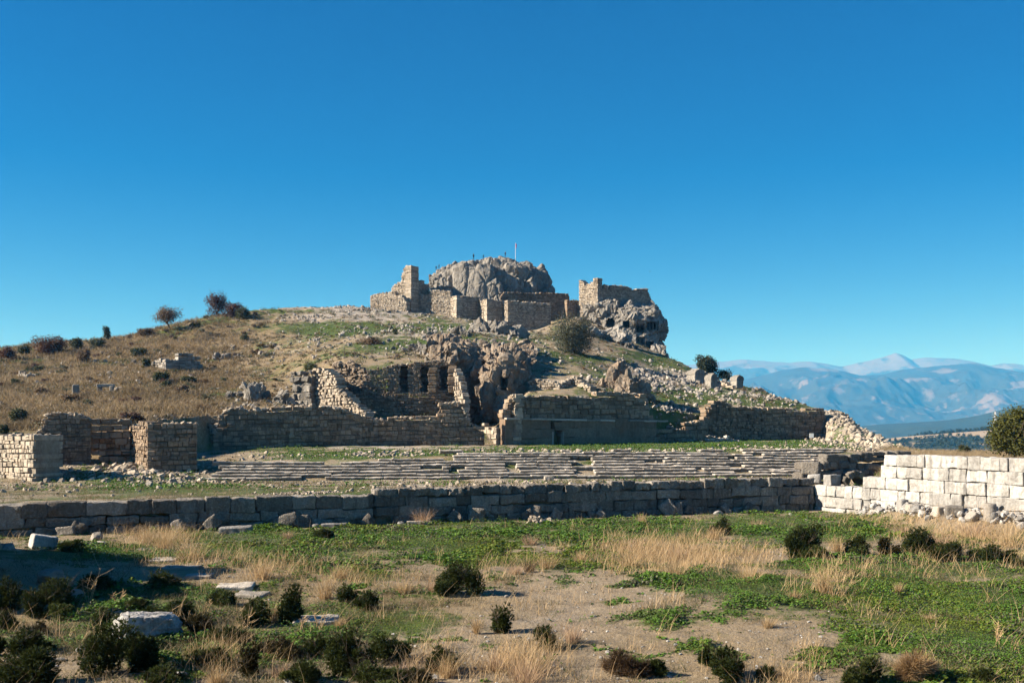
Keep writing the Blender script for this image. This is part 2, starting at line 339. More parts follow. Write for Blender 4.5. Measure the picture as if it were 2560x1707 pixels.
def build_terrain():
    pxs = np.concatenate([np.linspace(-2400, -420, 45), np.arange(-400, 2960, 7.0), np.linspace(2990, 5000, 45)])
    Ds = np.concatenate([np.linspace(1.2, 16, 40), np.linspace(16.2, 52, 300), np.linspace(52.15, 80, 190), np.linspace(80.2, 200, 400), np.linspace(200.5, 340, 220), np.geomspace(342, 900, 50)])
    U = ku(pxs)[None, :]; Dg = Ds[:, None] + 0 * U; X = U * Dg
    Z = terrain(X, Dg); g, r, d, _, _ = masks(X.ravel(), Dg.ravel())
    mb = MB(); nr, nc = X.shape; i = np.arange(nr * nc).reshape(nr, nc)
    q = np.stack([i[:-1, :-1], i[:-1, 1:], i[1:, 1:], i[1:, :-1]], -1).reshape(-1, 4)
    mb.add(np.stack([X, Dg, Z], -1), q); o = mb.build("ground", M['ground'], smooth=True); tag(o, kind="structure")
    ca = o.data.color_attributes.new("cover", 'FLOAT_COLOR', 'POINT')
    ca.data.foreach_set("color", np.stack([g, r, d, np.ones_like(g)], -1).astype(np.float32).ravel())
build_terrain()

# ------------------------------------------------------------------ far country
def ridge_sheet(name, prof, D0, thick, mat, amp, nfreq, zfoot, seedz=0., px0=-900, px1=3600, nu=420, nv=70, cover=None):
    pxs = np.linspace(px0, px1, nu); p = np.array(prof, float); y = np.interp(pxs, p[:, 0], p[:, 1]); ztop = zy(y, D0)
    v = np.linspace(0, 1, nv); prof_v = np.where(v < .62, (v / .62) ** 1.15, 1 - ((v - .62) / .38) ** 1.5 * .9)
    D = D0 + (v[:, None] - .62) * thick + 0 * pxs[None, :]; X = ku(pxs)[None, :] * D0 + 0 * D
    n = ridged(xyz(X * nfreq, D * nfreq, seedz), 6, .58)
    Z = zfoot + (ztop[None, :] - zfoot) * prof_v[:, None] + amp * (n - .1) * (np.sin(np.pi * np.clip(v, 0, 1)) ** .7)[:, None] * (1 - .86 * sstep(.36, .6, v))[:, None]
    i = np.arange(nu * nv).reshape(nv, nu); q = np.stack([i[:-1, :-1], i[:-1, 1:], i[1:, 1:], i[1:, :-1]], -1).reshape(-1, 4)
    mb = MB(); mb.add(np.stack([X, D, Z], -1), q); o = mb.build(name, mat, smooth=True); tag(o, kind="structure")
    c = cover(X, D, Z, pxs[None, :] + 0 * X, n) ; ca = o.data.color_attributes.new("cover", 'FLOAT_COLOR', 'POINT')
    cc = np.zeros((nu * nv, 4), np.float32); cc[:, 0] = np.clip(c, 0, 1).ravel(); cc[:, 3] = 1; ca.data.foreach_set("color", cc.ravel()); return o
def farmat(name, forest, bare, sc):
    m, t, b = nodes(name); forest, bare = dim(forest), dim(bare); co = N(t, "ShaderNodeTexCoord").outputs['Object']; at = N(t, "ShaderNodeVertexColor", layer_name="cover")
    sp = N(t, "ShaderNodeSeparateColor"); t.links.new(at.outputs[0], sp.inputs[0])
    n = noise(t, co, sc, 8, .72); a = mul(t, mul(t, n, .5, 'SUBTRACT'), 1.8); f = ramp(t, mul(t, sp.outputs[0], a, 'ADD'), .4, .6)
    c = mix(t, f, bare, forest); n2 = noise(t, co, sc * 5, 5, .7); c = mix(t, 1.0, c, mul(t, mul(t, n2, .9), .55, 'ADD'), 'MULTIPLY')
    t.links.new(c, b.inputs['Base Color']); return m
fm = farmat('mountain_face', (.032, .036, .030), (.145, .122, .118), .0045)
ridge_sheet("mountain_range", [(-900, 985), (1300, 960), (1500, 950), (1700, 915), (1760, 908), (1810, 905), (1860, 897), (1910, 901), (1975, 909), (2030, 906), (2080, 913), (2105, 918), (2140, 908), (2190, 898), (2215, 892), (2240, 883), (2258, 890), (2278, 902), (2310, 895), (2350, 896), (2390, 897), (2440, 905), (2478, 916), (2510, 909), (2560, 914), (2700, 930), (3600, 990)],
            13000, 4200, fm, 200, .0013, -60, 1.0, nu=900, nv=110, cover=lambda X, D, Z, px, n: np.full_like(X, .10) + .3 * sstep(.2, .55, ridged(xyz(X * .003, D * .003, 9), 5)) + .7 * sstep(740, 600, Z + 200 * fbm(xyz(X * .003, D * .003, 2), 5)))
ridge_sheet("forested_mountain", [(-900, 1020), (1500, 1010), (1700, 985), (1800, 962), (1880, 944), (1940, 930), (2000, 923), (2060, 922), (2110, 930), (2150, 940), (2200, 937), (2260, 925), (2330, 918), (2400, 912), (2440, 910), (2490, 921), (2560, 930), (3600, 1000)],
            9500, 3600, fm, 230, .0017, -60, 4.0, nu=900, nv=110, cover=lambda X, D, Z, px, n: .90 - .22 * sstep(.1, .5, ridged(xyz(X * .0035, D * .0035, 3), 5)) - .42 * sstep(.08, .3, fbm(xyz(X * .004, D * .004, 8), 4)) * sstep(.25, .5, ridged(xyz(X * .005 + D * .002, D * .004, 18), 4)) * sstep(480, 400, Z) - .5 * sstep(500, 590, Z + 110 * fbm(xyz(X * .004, D * .004, 5), 4)))
fh = farmat('wooded_hill', (.03, .045, .024), (.34, .27, .19), .012)
ridge_sheet("wooded_hills", [(-900, 1100), (1700, 1090), (2100, 1072), (2200, 1062), (2300, 1056), (2380, 1050), (2450, 1040), (2520, 1022), (2570, 1008), (2700, 990), (3600, 980)],
            4200, 1500, fh, 28, .004, -60, 6.0, nu=500, nv=80, cover=lambda X, D, Z, px, n: .85 - .5 * sstep(.15, .5, fbm(xyz(X * .003, D * .003, 3), 4)))
near_hill = [(-900, 1130), (1900, 1118), (2100, 1106), (2180, 1100), (2260, 1092), (2330, 1086), (2420, 1080), (2500, 1074), (2600, 1068), (3600, 1060)]
ridge_sheet("scrub_hill", near_hill, 1500, 800, fh, 5, .012, -60, 2.0, nu=500, nv=80, cover=lambda X, D, Z, px, n: .62 - .5 * sstep(.1, .5, fbm(xyz(X * .012, D * .012, 3), 4)))
mv = MB(); S = 16000; mv.add([(-S, -S, -63), (S, -S, -63), (S, S, -63), (-S, S, -63)], [(0, 1, 2, 3)])
vo = mv.build("valley", farmat('valley_floor', (.05, .07, .03), (.3, .24, .15), .01)); tag(vo, kind="structure")
# haze: one closed box round everything
hb = MB(); hz0, hz1, hs = -64.5, 1150, 16500
cv = np.array([(x, y, z) for z in (hz0, hz1) for y in (-hs, hs) for x in (-hs, hs)])
hb.add(cv, [(0, 2, 3, 1), (4, 5, 7, 6), (0, 1, 5, 4), (2, 6, 7, 3), (0, 4, 6, 2), (1, 3, 7, 5)])
hm = bpy.data.materials.new('haze_air'); hm.use_nodes = True; t = hm.node_tree; t.nodes.clear()
pv = t.nodes.new("ShaderNodeVolumePrincipled"); pv.inputs['Color'].default_value = (.05, .40, 1.0, 1); pv.inputs['Absorption Color'].default_value = (1, 1, 1, 1); pv.inputs['Density'].default_value = 0.95e-4
pv.inputs['Anisotropy'].default_value = 0.0
oo = t.nodes.new("ShaderNodeOutputMaterial"); t.links.new(pv.outputs[0], oo.inputs['Volume'])
tag(hb.build("haze", hm), kind="stuff")

# ------------------------------------------------------------------ stones and masonry
_lat = {}
def lattice(m):
    if m in _lat: return _lat[m]
    idx = {}; V = []
    def vid(i, j, k):
        if (i, j, k) not in idx: idx[(i, j, k)] = len(V); V.append((i, j, k))
        return idx[(i, j, k)]
    Fq = []; n = m - 1
    for a in range(n):
        for b in range(n):
            for s in (0, n):
                for ax in range(3):
                    c = []
                    for (p, q) in ((a, b), (a + 1, b), (a + 1, b + 1), (a, b + 1)):
                        l = [0, 0, 0]; l[ax] = s; l[(ax + 1) % 3] = p; l[(ax + 2) % 3] = q; c.append(vid(*l))
                    Fq.append(c if s else c[::-1])
    _lat[m] = (np.array(V), np.array(Fq)); return _lat[m]
def add_blocks(mb, C, H, A, bev=.05, m=4, rough=.03, freq=1.2, tone=None, seed=0.):
    """rounded stone blocks: centres C (n,3), half sizes H (n,3), axes A (n,3,3: rows are the local axes)"""
    C = np.asarray(C, float).reshape(-1, 3); H = np.asarray(H, float).reshape(-1, 3); n = len(C)
    if n == 0: return
    A = np.broadcast_to(np.asarray(A, float), (n, 3, 3)); L, Q = lattice(m); nv = len(L)
    bv = np.minimum(bev, H.min(1) * .45)[:, None]
    inner = np.linspace(-1, 1, m - 2) if m > 2 else np.zeros(0)
    P = np.zeros((n, nv, 3))
    for ax in range(3):
        h = H[:, ax:ax + 1]; co = np.concatenate([-h, inner[None, :] * (h - bv), h], 1); P[:, :, ax] = co[:, L[:, ax]]
    ext = ((L == 0) | (L == m - 1)); ne = ext.sum(1)
    pull = np.where(ne == 2, .32, np.where(ne == 3, .45, 0.))[None, :, None] * ext[None, :, :] * np.sign(P)
    P = P - pull * bv[:, :, None]
    W = np.einsum('nvi,nij->nvj', P, A) + C[:, None, :]
    if rough > 0:
        q = W * freq + (np.arange(n) * 3.17)[:, None, None] + seed
        d = np.stack([vnoise(q), vnoise(q + 31.7), vnoise(q + 71.3)], -1) + .5 * np.stack([vnoise(q * 2.7), vnoise(q * 2.7 + 11), vnoise(q * 2.7 + 23)], -1)
        W = W + d * rough
    tn = rng.random(n) if tone is None else np.broadcast_to(np.asarray(tone, float), (n,))
    f = (Q[None] + (np.arange(n) * nv)[:, None, None]).reshape(-1, 4); mb.add(W.reshape(-1, 3), f, np.repeat(tn, len(Q)))

def ico(sub):
    import bmesh
    bm = bmesh.new(); bmesh.ops.create_icosphere(bm, subdivisions=sub, radius=1)
    v = np.array([p.co for p in bm.verts]); f = np.array([[q.index for q in p.verts] for p in bm.faces]); bm.free(); return v, f
def rock_protos(sub, k, cuts, nz, seed):
    r = np.random.default_rng(seed); V, Fc = ico(sub); out = []
    for i in range(k):
        v = V.copy()
        for c in range(cuts):
            n = r.normal(size=3); n /= np.linalg.norm(n); d = r.uniform(.45, .8)
            v = v - np.maximum(0, v @ n - d)[:, None] * n
        v = v * (1 + nz * fbm(V * 1.6 + i * 9.1, 4))[:, None]; out.append((v / np.abs(v).max(0), Fc))
    return out
RP = {1: rock_protos(1, 14, 6, .12, 1), 2: rock_protos(2, 14, 8, .16, 2), 3: rock_protos(3, 12, 9, .16, 3), 4: rock_protos(4, 10, 11, .2, 4), 5: rock_protos(5, 8, 12, .2, 5)}
def rotz(a):
    c, s = math.cos(a), math.sin(a); return np.array([[c, s, 0], [-s, c, 0], [0, 0, 1]])
def rrot(tilt=.35):
    a = rng.uniform(0, 2 * math.pi); b = rng.normal() * tilt; c = rng.normal() * tilt
    X = np.array([[1, 0, 0], [0, math.cos(b), math.sin(b)], [0, -math.sin(b), math.cos(b)]]); Y = np.array([[math.cos(c), 0, -math.sin(c)], [0, 1, 0], [math.sin(c), 0, math.cos(c)]])
    return X @ Y @ rotz(a)
def add_rock(mb, c, h, sub=2, rot=None, tone=None):
    v, f = RP[sub][rng.integers(len(RP[sub]))]; A = rrot() if rot is None else rot
    mb.add((v * np.asarray(h)) @ A + np.asarray(c), f, rng.random() if tone is None else tone)
def stack_rocks(mb, P, S, sub=1, flat=.65, tilt=.5):
    """many stones at once: positions P (n,3), sizes S (n,)"""
    for p, s in zip(P, S): add_rock(mb, p, np.array([1, rng.uniform(.6, 1), rng.uniform(.45, .9) * flat / .65]) * s, sub, rrot(tilt))

def topline(prof):
    p = np.array(prof, float)
    def fz(x, y): px = x / y * F + HX; return zy(np.interp(px, p[:, 0], p[:, 1]), y)
    return fz
def masonry(mb, A, B, top, zb=None, ch=(.4, .6), bl=(.6, 1.3), th=1.1, bev=.06, jit=.04, rough=.04, m=4, skip=None, core=True, coremb=None, tone=(.1, 1.0), gap=.02, side=None, ragged=.5, freq=1.2, miss=.025, band=0, wob=.16):
    """one straight run of coursed stone from plan point A to B; top(x, y) gives its height; skip(px, row) leaves stones out"""
    A = np.asarray(A, float)[:2]; B = np.asarray(B, float)[:2]; L = np.linalg.norm(B - A); d = (B - A) / L; n = np.array([d[1], -d[0]])
    if n @ (-(A + B) / 2) < 0: n = -n
    if side is not None: n = n * side
    ss = np.linspace(0, L, 60); xy = A + ss[:, None] * d
    g = terrain(xy[:, 0], xy[:, 1], False) - .4 if zb is None else np.full(60, float(zb))
    tz = top(xy[:, 0], xy[:, 1]); z = g.min(); zmax = tz.max()
    Cc = []; Hh = []; T = []; row = 0
    while z < zmax:
        h = rng.uniform(*ch); row += 1
        if band and row % band == 0: z += .17
        s = -rng.uniform(0, bl[0] * .5)
        while s < L:
            l = rng.uniform(*bl) * (1.0 if rng.random() > .12 else .6); s0, s1 = max(s, 0), min(s + l, L); s += l
            if s1 - s0 < bl[0] * .3: continue
            sm = (s0 + s1) / 2; tm = np.interp(sm, ss, tz); zz = z
            if z + h * ragged > tm + rng.normal() * .12 * h: continue
            if z + h < np.interp(sm, ss, g) - .1 or rng.random() < miss: continue
            p = A + sm * d
            if skip is not None:
                px = p[0] / p[1] * F + HX
                if skip(px, toy(z + h / 2, p[1])): continue
            z_ = z; z = z_ + wob * h * math.sin(sm * .55 + row * 1.7)
            o = rng.normal() * jit * 1.5; c = p - n * (th / 2 - o); q = rng.random()
            if wob and q < .22 and s1 - s0 < 2.2 * h:
                k = rng.uniform(.38, .62)
                for (za, zb2) in ((0, k), (k, 1)): Cc.append((c[0], c[1], z + h * (za + zb2) / 2)); Hh.append(((s1 - s0) / 2 - gap, th / 2 + rng.normal() * .03, h * (zb2 - za) / 2 - gap)); T.append(rng.uniform(*tone))
            elif wob and s1 - s0 > 1.7 * h and q < .6:
                for w_ in (-1, 1): c2 = c + d * w_ * (s1 - s0) / 4; Cc.append((c2[0], c2[1], z + h / 2)); Hh.append(((s1 - s0) / 4 - gap, th / 2 + rng.normal() * .04, h / 2 * rng.uniform(.82, 1) - gap)); T.append(rng.uniform(*tone))
            else:
                Cc.append((c[0], c[1], z + h / 2)); Hh.append(((s1 - s0) / 2 - gap, th / 2, h / 2 * rng.uniform(.9, 1.06) - gap)); T.append(rng.uniform(*tone))
            z = z_
        z += h
    ax = np.array([[d[0], d[1], 0], [n[0], n[1], 0], [0, 0, 1]])
    add_blocks(mb, Cc, Hh, ax, bev, m, rough, freq, T, seed=A[0])
    if core and skip is None:
        v = []; 
        for s_, g_, t_ in zip(ss, g, tz):
            t_ = max(t_ - ch[1] * 1.0, g_ + .05)
            for o in (-.24, -th * .88):
                p = A + np.clip(s_, .06, L - .06) * d + n * o; v += [(p[0], p[1], g_), (p[0], p[1], t_)]
        v = np.array(v); k = np.arange(59)[:, None] * 4
        q = np.concatenate([k + np.array([[0, 4, 5, 1]]), k + np.array([[2, 3, 7, 6]]), k + np.array([[1, 5, 7, 3]])]); q = np.concatenate([q, [[0, 1, 3, 2], [236, 238, 239, 237]]])
        (coremb or mb).add(v, q, .1)
def cap_stones(mb, A, B, top, n, s=(.15, .4), th=1.0, drop=.0, sub=1):
    A = np.asarray(A, float)[:2]; B = np.asarray(B, float)[:2]; d = B - A; L = np.linalg.norm(d); nn = np.array([d[1], -d[0]]) / L
    if nn @ (-(A + B) / 2) < 0: nn = -nn
    for i in range(n):
        p = A + rng.random() * d - nn * rng.uniform(.1, th); r = rng.uniform(*s); z = float(top(p[0], p[1])) - drop + r * .1
        add_rock(mb, (p[0], p[1], z), np.array([1, .8, .6]) * r, sub)
def P2(px, D): return np.array([float(ku(px)) * D, D])

def patch(mb, cols, nu, nv, amp=.5, freq=.25, amp2=.15, freq2=1.2, carve=(), tone=None, seed=0., ridge=True, ease=True, lump=0., blk=(), calm=None):
    """lofted rock surface through depth columns [(px, [(row, D), ...])]; every column has the same number of points"""
    px = np.array([c[0] for c in cols], float); K = len(cols[0][1])
    pts = np.array([[PT(c[0] if len(p) < 3 else p[2], p[0], p[1]) for p in c[1]] for c in cols])        # (nc,K,3)
    def res(a, n, axis):
        m = a.shape[axis]; t = np.linspace(0, m - 1, n); i = np.minimum(t.astype(int), m - 2); f = t - i
        if ease: f = f * f * (3 - 2 * f) * .5 + f * .5
        a0 = np.take(a, i, axis); a1 = np.take(a, i + 1, axis); sh = [1] * a.ndim; sh[axis] = n; f = f.reshape(sh); return a0 + (a1 - a0) * f
    G = res(res(pts, nu, 0), nv, 1)
    du = np.gradient(G, axis=0); dv = np.gradient(G, axis=1); nm = np.cross(du, dv); nm /= np.linalg.norm(nm, axis=-1, keepdims=True) + 1e-9
    toward = -G.copy(); toward[..., 2] = 30; flip = np.sign((nm * toward).sum(-1).mean()); nm *= flip
    q = G * freq + seed; dsp = amp * (ridged(q, 4) if ridge else fbm(q, 4)) + amp2 * fbm(G * freq2 + seed, 4)
    if lump: dsp = dsp + lump * np.abs(vnoise(G * np.array([.32, .32, .2]) + seed * 2)) - lump * .4 * sstep(.12, 0, np.abs(vnoise(G * np.array([.22, .22, .3]) + seed + 5)))
    for (sx, am) in blk: dsp = dsp + blocky(G + seed, np.array(sx), am)
    if calm is not None: dsp = dsp * calm(G[..., 0] / G[..., 1] * F + HX, toy(G[..., 2], G[..., 1]))
    edge = np.ones((nu, nv)); edge[:, 0] = .3; dsp = dsp * edge
    G = G + nm * dsp[..., None]
    for (x0, x1, y0, y1, dep) in carve:
        pxx = G[..., 0] / G[..., 1] * F + HX; yy = toy(G[..., 2], G[..., 1]); s = (pxx > x0) & (pxx < x1) & (yy > y0) & (yy < y1) & (G[..., 1] < np.median(G[..., 1]) + 12)
        k = 1 + dep / G[..., 1]; G = np.where(s[..., None], (G - [0, 0, CZ]) * k[..., None] + [0, 0, CZ], G)
    i = np.arange(nu * nv).reshape(nu, nv); f = np.stack([i[:-1, :-1], i[1:, :-1], i[1:, 1:], i[:-1, 1:]], -1).reshape(-1, 4)
    if flip < 0: f = f[:, ::-1]
    mb.add(G, f, .5 if tone is None else tone); return G

# ------------------------------------------------------------------ the long grey wall, its fallen blocks
def lineXY(px): D = float(wallD(px)); return np.array([float(ku(px)) * D, D])
gw = empty("stone_wall", [0, 64.5, 0], "long low wall of big dark grey limestone blocks crossing the field", "stone wall")
mb = MB(); cmb = MB()
prof_low = [(-300, 1262), (0, 1259), (200, 1254), (400, 1252), (640, 1246), (900, 1242), (936, 1243), (937, 1243), (1000, 1242), (1280, 1236), (1640, 1226), (1900, 1218), (2036, 1214)]
prof_top = [(-300, 1262), (0, 1258), (640, 1244.5), (935, 1240), (936, 1219), (1000, 1217), (1280, 1211), (1640, 1203), (1900, 1197), (2036, 1192)]
A0, A1, A2 = lineXY(-260), lineXY(936), lineXY(2036)
def course_run(mb, A, B, z0, z1, bl, th, jit, rough, drop=0.):
    L = np.linalg.norm(B - A); d = (B - A) / L; n = np.array([d[1], -d[0]]); n = n if n @ -(A + B) > 0 else -n; s = 0; C = []; H = []
    while s < L:
        l = min(rng.uniform(*bl), L - s)
        if rng.random() > drop:
            t = (s + l / 2) / L; a = z0[0] + (z0[1] - z0[0]) * t; b = z1[0] + (z1[1] - z1[0]) * t; b += rng.normal() * .05; a += rng.normal() * .03
            c = A + d * (s + l / 2) - n * (th / 2 - rng.normal() * jit); C.append((c[0], c[1], (a + b) / 2)); H.append((l / 2 - .012, th / 2, (b - a) / 2 - .008))
        s += l
    add_blocks(mb, C, H, [[d[0], d[1], 0], [n[0], n[1], 0], [0, 0, 1]], .06, 13, rough * 1.25, 2.0, None, A[0])
course_run(mb, A0, A1, (-.5, -.5), (.42, .42), (.9, 1.7), 1.1, .10, .075)
course_run(mb, A0, A1, (.43, .43), (.98, .98), (1.0, 1.9), 1.05, .05, .06)
course_run(mb, A0, A1, (.99, .99), (1.80, 1.84), (1.2, 2.2), 1.0, .04, .05)
course_run(mb, A1, A2, (-.5, -.5), (.38, .40), (.8, 1.5), 1.1, .10, .075, .04)
course_run(mb, A1, A2, (.39, .41), (1.0, 1.05), (.8, 1.8), 1.05, .05, .06, .02)
course_run(mb, A1, A2, (1.01, 1.06), (1.62, 1.72), (.9, 2.0), 1.0, .03, .05)
k = MB(); course_run(k, A1, A2, (1.63, 1.73), (2.12, 2.33), (.7, 1.5), .95, .06, .08)
mb.build("wall", M['dark'], gw, loc=gw.location); k.build("coping", M['dark'], gw, loc=gw.location)

def solo_block(name, px, y, w, h, mat, label, cat="stone block", tilt=0, yaw=None, depth=None, rough=.05, group=None, D=None, sink=.12, roll=0.):
    """a single squared stone standing where row y meets the field; w, h in photo pixels"""
    p = GP(px, y) if D is None else HP(px, D); s = p[1] / F; W, Hh = w * s, h * s; dp = depth if depth else min(W, Hh) * .9
    a = rng.uniform(-.35, .35) if yaw is None else yaw; A = rotz(a)
    ct, st_ = math.cos(tilt), math.sin(tilt); A = np.array([[ct, 0, st_], [0, 1, 0], [-st_, 0, ct]]) @ A
    if roll: cr, sr = math.cos(roll), math.sin(roll); A = np.array([[1, 0, 0], [0, cr, sr], [0, -sr, cr]]) @ A
    ex = abs(ct) * Hh / 2 + abs(st_) * W / 2
    k = 1.0 if abs(tilt) < .2 else Hh / max(2 * ex, .01); mb = MB()
    add_blocks(mb, [p + [0, 0, ex * k - sink * Hh]], [[W / 2 * (k if abs(tilt) > .2 else 1), dp / 2, Hh / 2 * k]], A, .12 * min(W, Hh), 12, rough, 1.5, None, px)
    return tag(mb.build(name, M[mat], loc=p, smooth=True), label, cat, group)
def solo_rock(name, px, y, w, h, mat, label, cat="boulder", group=None, sub=3, D=None, dp=None, sink=.2, tilt=.25):
    p = GP(px, y) if D is None else HP(px, D); s = p[1] / F; mb = MB(); v, f = RP[sub][rng.integers(len(RP[sub]))]
    a = rrot(tilt); q = v @ a; q = q / np.abs(q).max(0); hs = np.array([w * s / 2, (dp or w * s * .8) / 2, h * s / 2]); P = q * hs
    P = P + np.array([0, 0, hs[2] * (1 - sink)]) + p; mb.add(P, f, rng.random()); return tag(mb.build(name, M[mat], loc=p, smooth=False), label, cat, group)
def lean(px, y, w, h, tilt, label, mat='dark'):
    p = GP(px, y); q = lineXY(px); pd = q[1] - .42
    pp = HP(px, pd); s = pp[1] / F
    mb = MB(); W, Hh = w * s * .5, h * s * .55; ct, st_ = math.cos(tilt), math.sin(tilt)
    A = np.array([[ct, .1, st_], [0, .95, -.28], [-st_, .1, ct]]); A = A / np.linalg.norm(A, axis=1, keepdims=True)
    add_blocks(mb, [pp + [0, 0, Hh * .75]], [[W, .2, Hh]], A, .1, 10, .09, 1.3, None, px)
    tag(mb.build("fallen_block", M[mat], loc=pp, smooth=True), label, "fallen block")
LEAN = [(166, 1346, 44, 24, .15, "rounded dark block lying against the wall beside the big slanted white block"), (196, 1334, 36, 36, -.5, "tilted dark slab leaning on the wall above the rounded dark block"),
 (446, 1330, 26, 30, .5, "narrow dark stone leaning on the wall behind the dry stalks"), (532, 1336, 32, 40, -.75, "pointed dark diamond stone leaning beside the long white slab"),
 (714, 1318, 66, 34, .28, "long wedge of dark stone slumped against the wall, low side on its left"), (761, 1313, 30, 34, .1, "upright dark stone next to the long wedge"),
 (922, 1309, 32, 24, .8, "small dark slab tipped steeply below the step in the wall"), (1136, 1306, 32, 32, .75, "steeply tipped dark slab at the wall foot right of the tan thistle"),
 (1193, 1298, 42, 32, -.2, "broad dark stone leaning beside the steep slab"), (1319, 1300, 32, 24, .45, "dark rounded stone at the wall foot beside the pile of pale stones"),
 (1340, 1292, 24, 34, -.1, "upright dark stone with a pointed top above the pale pile"), (1390, 1298, 26, 26, -.6, "dark pyramid shaped stone right of the pale pile"),
 (1501, 1286, 22, 18, .8, "thin dark slab tipped low against the wall right of the pyramid stone"), (1670, 1286, 34, 36, .75, "long pale edged slab leaning steeply on the wall beside two upright stones"),
 (1698, 1284, 16, 32, .05, "slim upright dark stone between a steep slab and a squat stone"), (1722, 1284, 20, 26, -.4, "squat grey stone leaning right of the slim upright"),
 (1814, 1276, 18, 26, .6, "grey slab leaning behind the white boulder at the wall"), (1870, 1276, 20, 24, -.5, "grey triangular stone at the wall foot right of the white boulder")]
for a in LEAN: lean(*a)
solo_block("stone_block", 110, 1374, 62, 36, 'white', "big slanted white block resting at the left end of the grey wall", tilt=-.18, yaw=.55, depth=.9)
solo_block("stone_block", 244, 1365, 34, 12, 'seat', "small flat pale block lying in green leaves left of the dry stalks", yaw=.1)
solo_rock("stone", 240, 1350, 32, 24, 'seat', "pale rounded stone at the wall foot behind the small flat block", "stone")
solo_block("stone_slab", 590, 1332, 78, 16, 'white', "long white slab lying along the grey wall beside the diamond stone", yaw=.12, depth=.7, tilt=.06)
solo_block("stone_slab", 836, 1310, 62, 11, 'white', "straight white slab edge at the wall foot left of the wall's step", yaw=.1, depth=.6)
solo_rock("stone", 790, 1314, 22, 13, 'white', "small white wedge stone touching the straight white slab", "stone")
solo_rock("stone", 1002, 1305, 18, 14, 'white', "round white stone at the wall foot beside the tan thistle", "stone")
solo_block("stone_slab", 1050, 1302, 64, 8, 'seat', "flat pale slab half buried under the tan thistle by the wall", yaw=.1, depth=.6)
solo_rock("boulder", 1796, 1288, 28, 18, 'white', "white boulder resting in grass at the foot of the grey wall")
mb = MB(); c0 = GP(1346, 1307)
for i in range(26): add_rock(mb, c0 + [rng.normal() * .35, rng.normal() * .3, rng.uniform(0, .4)], np.array([1, .8, .7]) * rng.uniform(.1, .22), 2)
tag(mb.build("stone_pile", M['rubble'], loc=c0), "pile of small pale stones at the foot of the dark wall", "stone pile")
solo_block("stone_block", 966, 1243, 60, 23, 'dark', "large squared block capping the step of the long grey wall", D=lineXY(966)[1] + .45, yaw=math.atan(.36), depth=.95, sink=0)

# ------------------------------------------------------------------ white wall, dark arched wall and low rubble on the right
ww = empty("white_wall", [30, 58, 0], "bright white ashlar wall of four courses stepping up toward the right", "stone wall")
wtop = topline([(2030, 1196), (2076, 1196), (2077, 1211), (2150, 1219), (2174, 1220), (2175, 1192), (2198, 1192), (2199, 1165), (2210, 1165), (2211, 1141), (2320, 1146), (2440, 1151), (2560, 1157), (3000, 1180)])
mb = MB(); B0, B1 = lineXY(2037), lineXY(2950)
masonry(mb, B0, B1, wtop, -.5, (.75, .79), (.65, 1.6), 1.0, .05, .04, .05, 11, ragged=.55, freq=1.8, gap=.004, tone=(.3, .9), miss=0, wob=0)
mb.build("wall", M['white'], ww, loc=ww.location); mb = MB(); cap_stones(mb, lineXY(2215), B1, wtop, 60, (.08, .24), .9, .12, 2); mb.build("loose_stones", M['rubble'], ww, loc=ww.location)
aw = empty("arched_wall", [25, 80, 1], "dark stone wall with a low arched opening behind the white wall", "stone wall")
Q0, Q1 = P2(2009, 79.5), P2(2390, 85.5); mb = MB()
atop = topline([(2000, 1146), (2064, 1146), (2066, 1133), (2300, 1136), (2310, 1141), (2400, 1146)])
def askip(px, y): return ((px - 2128) / 27) ** 2 + ((y - 1222) / 32) ** 2 < 1
masonry(mb, Q0, Q1, atop, .3, (.62, .8), (.9, 1.7), 1.3, .12, .07, .1, 9, skip=askip, tone=(.1, .7))
mb.build("wall", M['dark'], aw, loc=aw.location)
mb = MB(); cA = PT(2128, 1222, 80.9); dd = (Q1 - Q0) / np.linalg.norm(Q1 - Q0)
for i, a in enumerate(np.linspace(.15, math.pi - .15, 7)):
    r = 1.12; c = cA + np.array([dd[0] * -math.cos(a) * r, dd[1] * -math.cos(a) * r, math.sin(a) * r * 1.12]); rd = np.array([dd[0] * -math.cos(a), dd[1] * -math.cos(a), math.sin(a)]); tg = np.array([dd[0] * math.sin(a), dd[1] * math.sin(a), math.cos(a)])
    add_blocks(mb, [c], [[.27, .7, .25]], [rd, np.cross(tg, rd), tg], .08, 8, .07, 1.5)
mb.build("arch_stones", M['dark'], aw, loc=aw.location)
solo_block("stone_block", 2028, 1177, 44, 32, 'dark', "squared block with a bright left face at the end of the arched wall", D=78.0, yaw=-.5, depth=1.0, sink=0).location.z += .75
solo_block("stone_block", 2036, 1197, 32, 22, 'white', "smaller block set below the bright faced block, at the wall corner", D=76.5, yaw=-.3, depth=1.0, sink=0).location.z += .1
def ruinrow():
    mb = MB()
    for i in range(330):
        t = rng.random(); px = 2150 + 560 * t; D = float(wallD(px)) - np.interp(px, [2150, 2260], [1.2, 3.6]) + rng.normal() * .45; s = rng.uniform(.08, .32) * (1 if rng.random() > .2 else 1.5)
        p = HP(px, D); add_rock(mb, p + [0, 0, s * .3 + max(0, rng.normal() * .25)], np.array([1, .8, .75]) * s, 2)
    o = mb.build("rubble_row", M['white']); tag(o, "low collapsed row of white rubble before the white wall", "rubble row")
ruinrow()
solo_block("stone_block", 2256, 1272, 20, 32, 'white', "upright white block with a shaded side in the white rubble row", D=float(wallD(2256)) - 3.7, yaw=.2, depth=.5, sink=.05)
solo_block("stone_block", 2285, 1274, 36, 24, 'seat', "broad pale block beside the upright white block", D=float(wallD(2285)) - 3.7, yaw=.1, depth=.6)
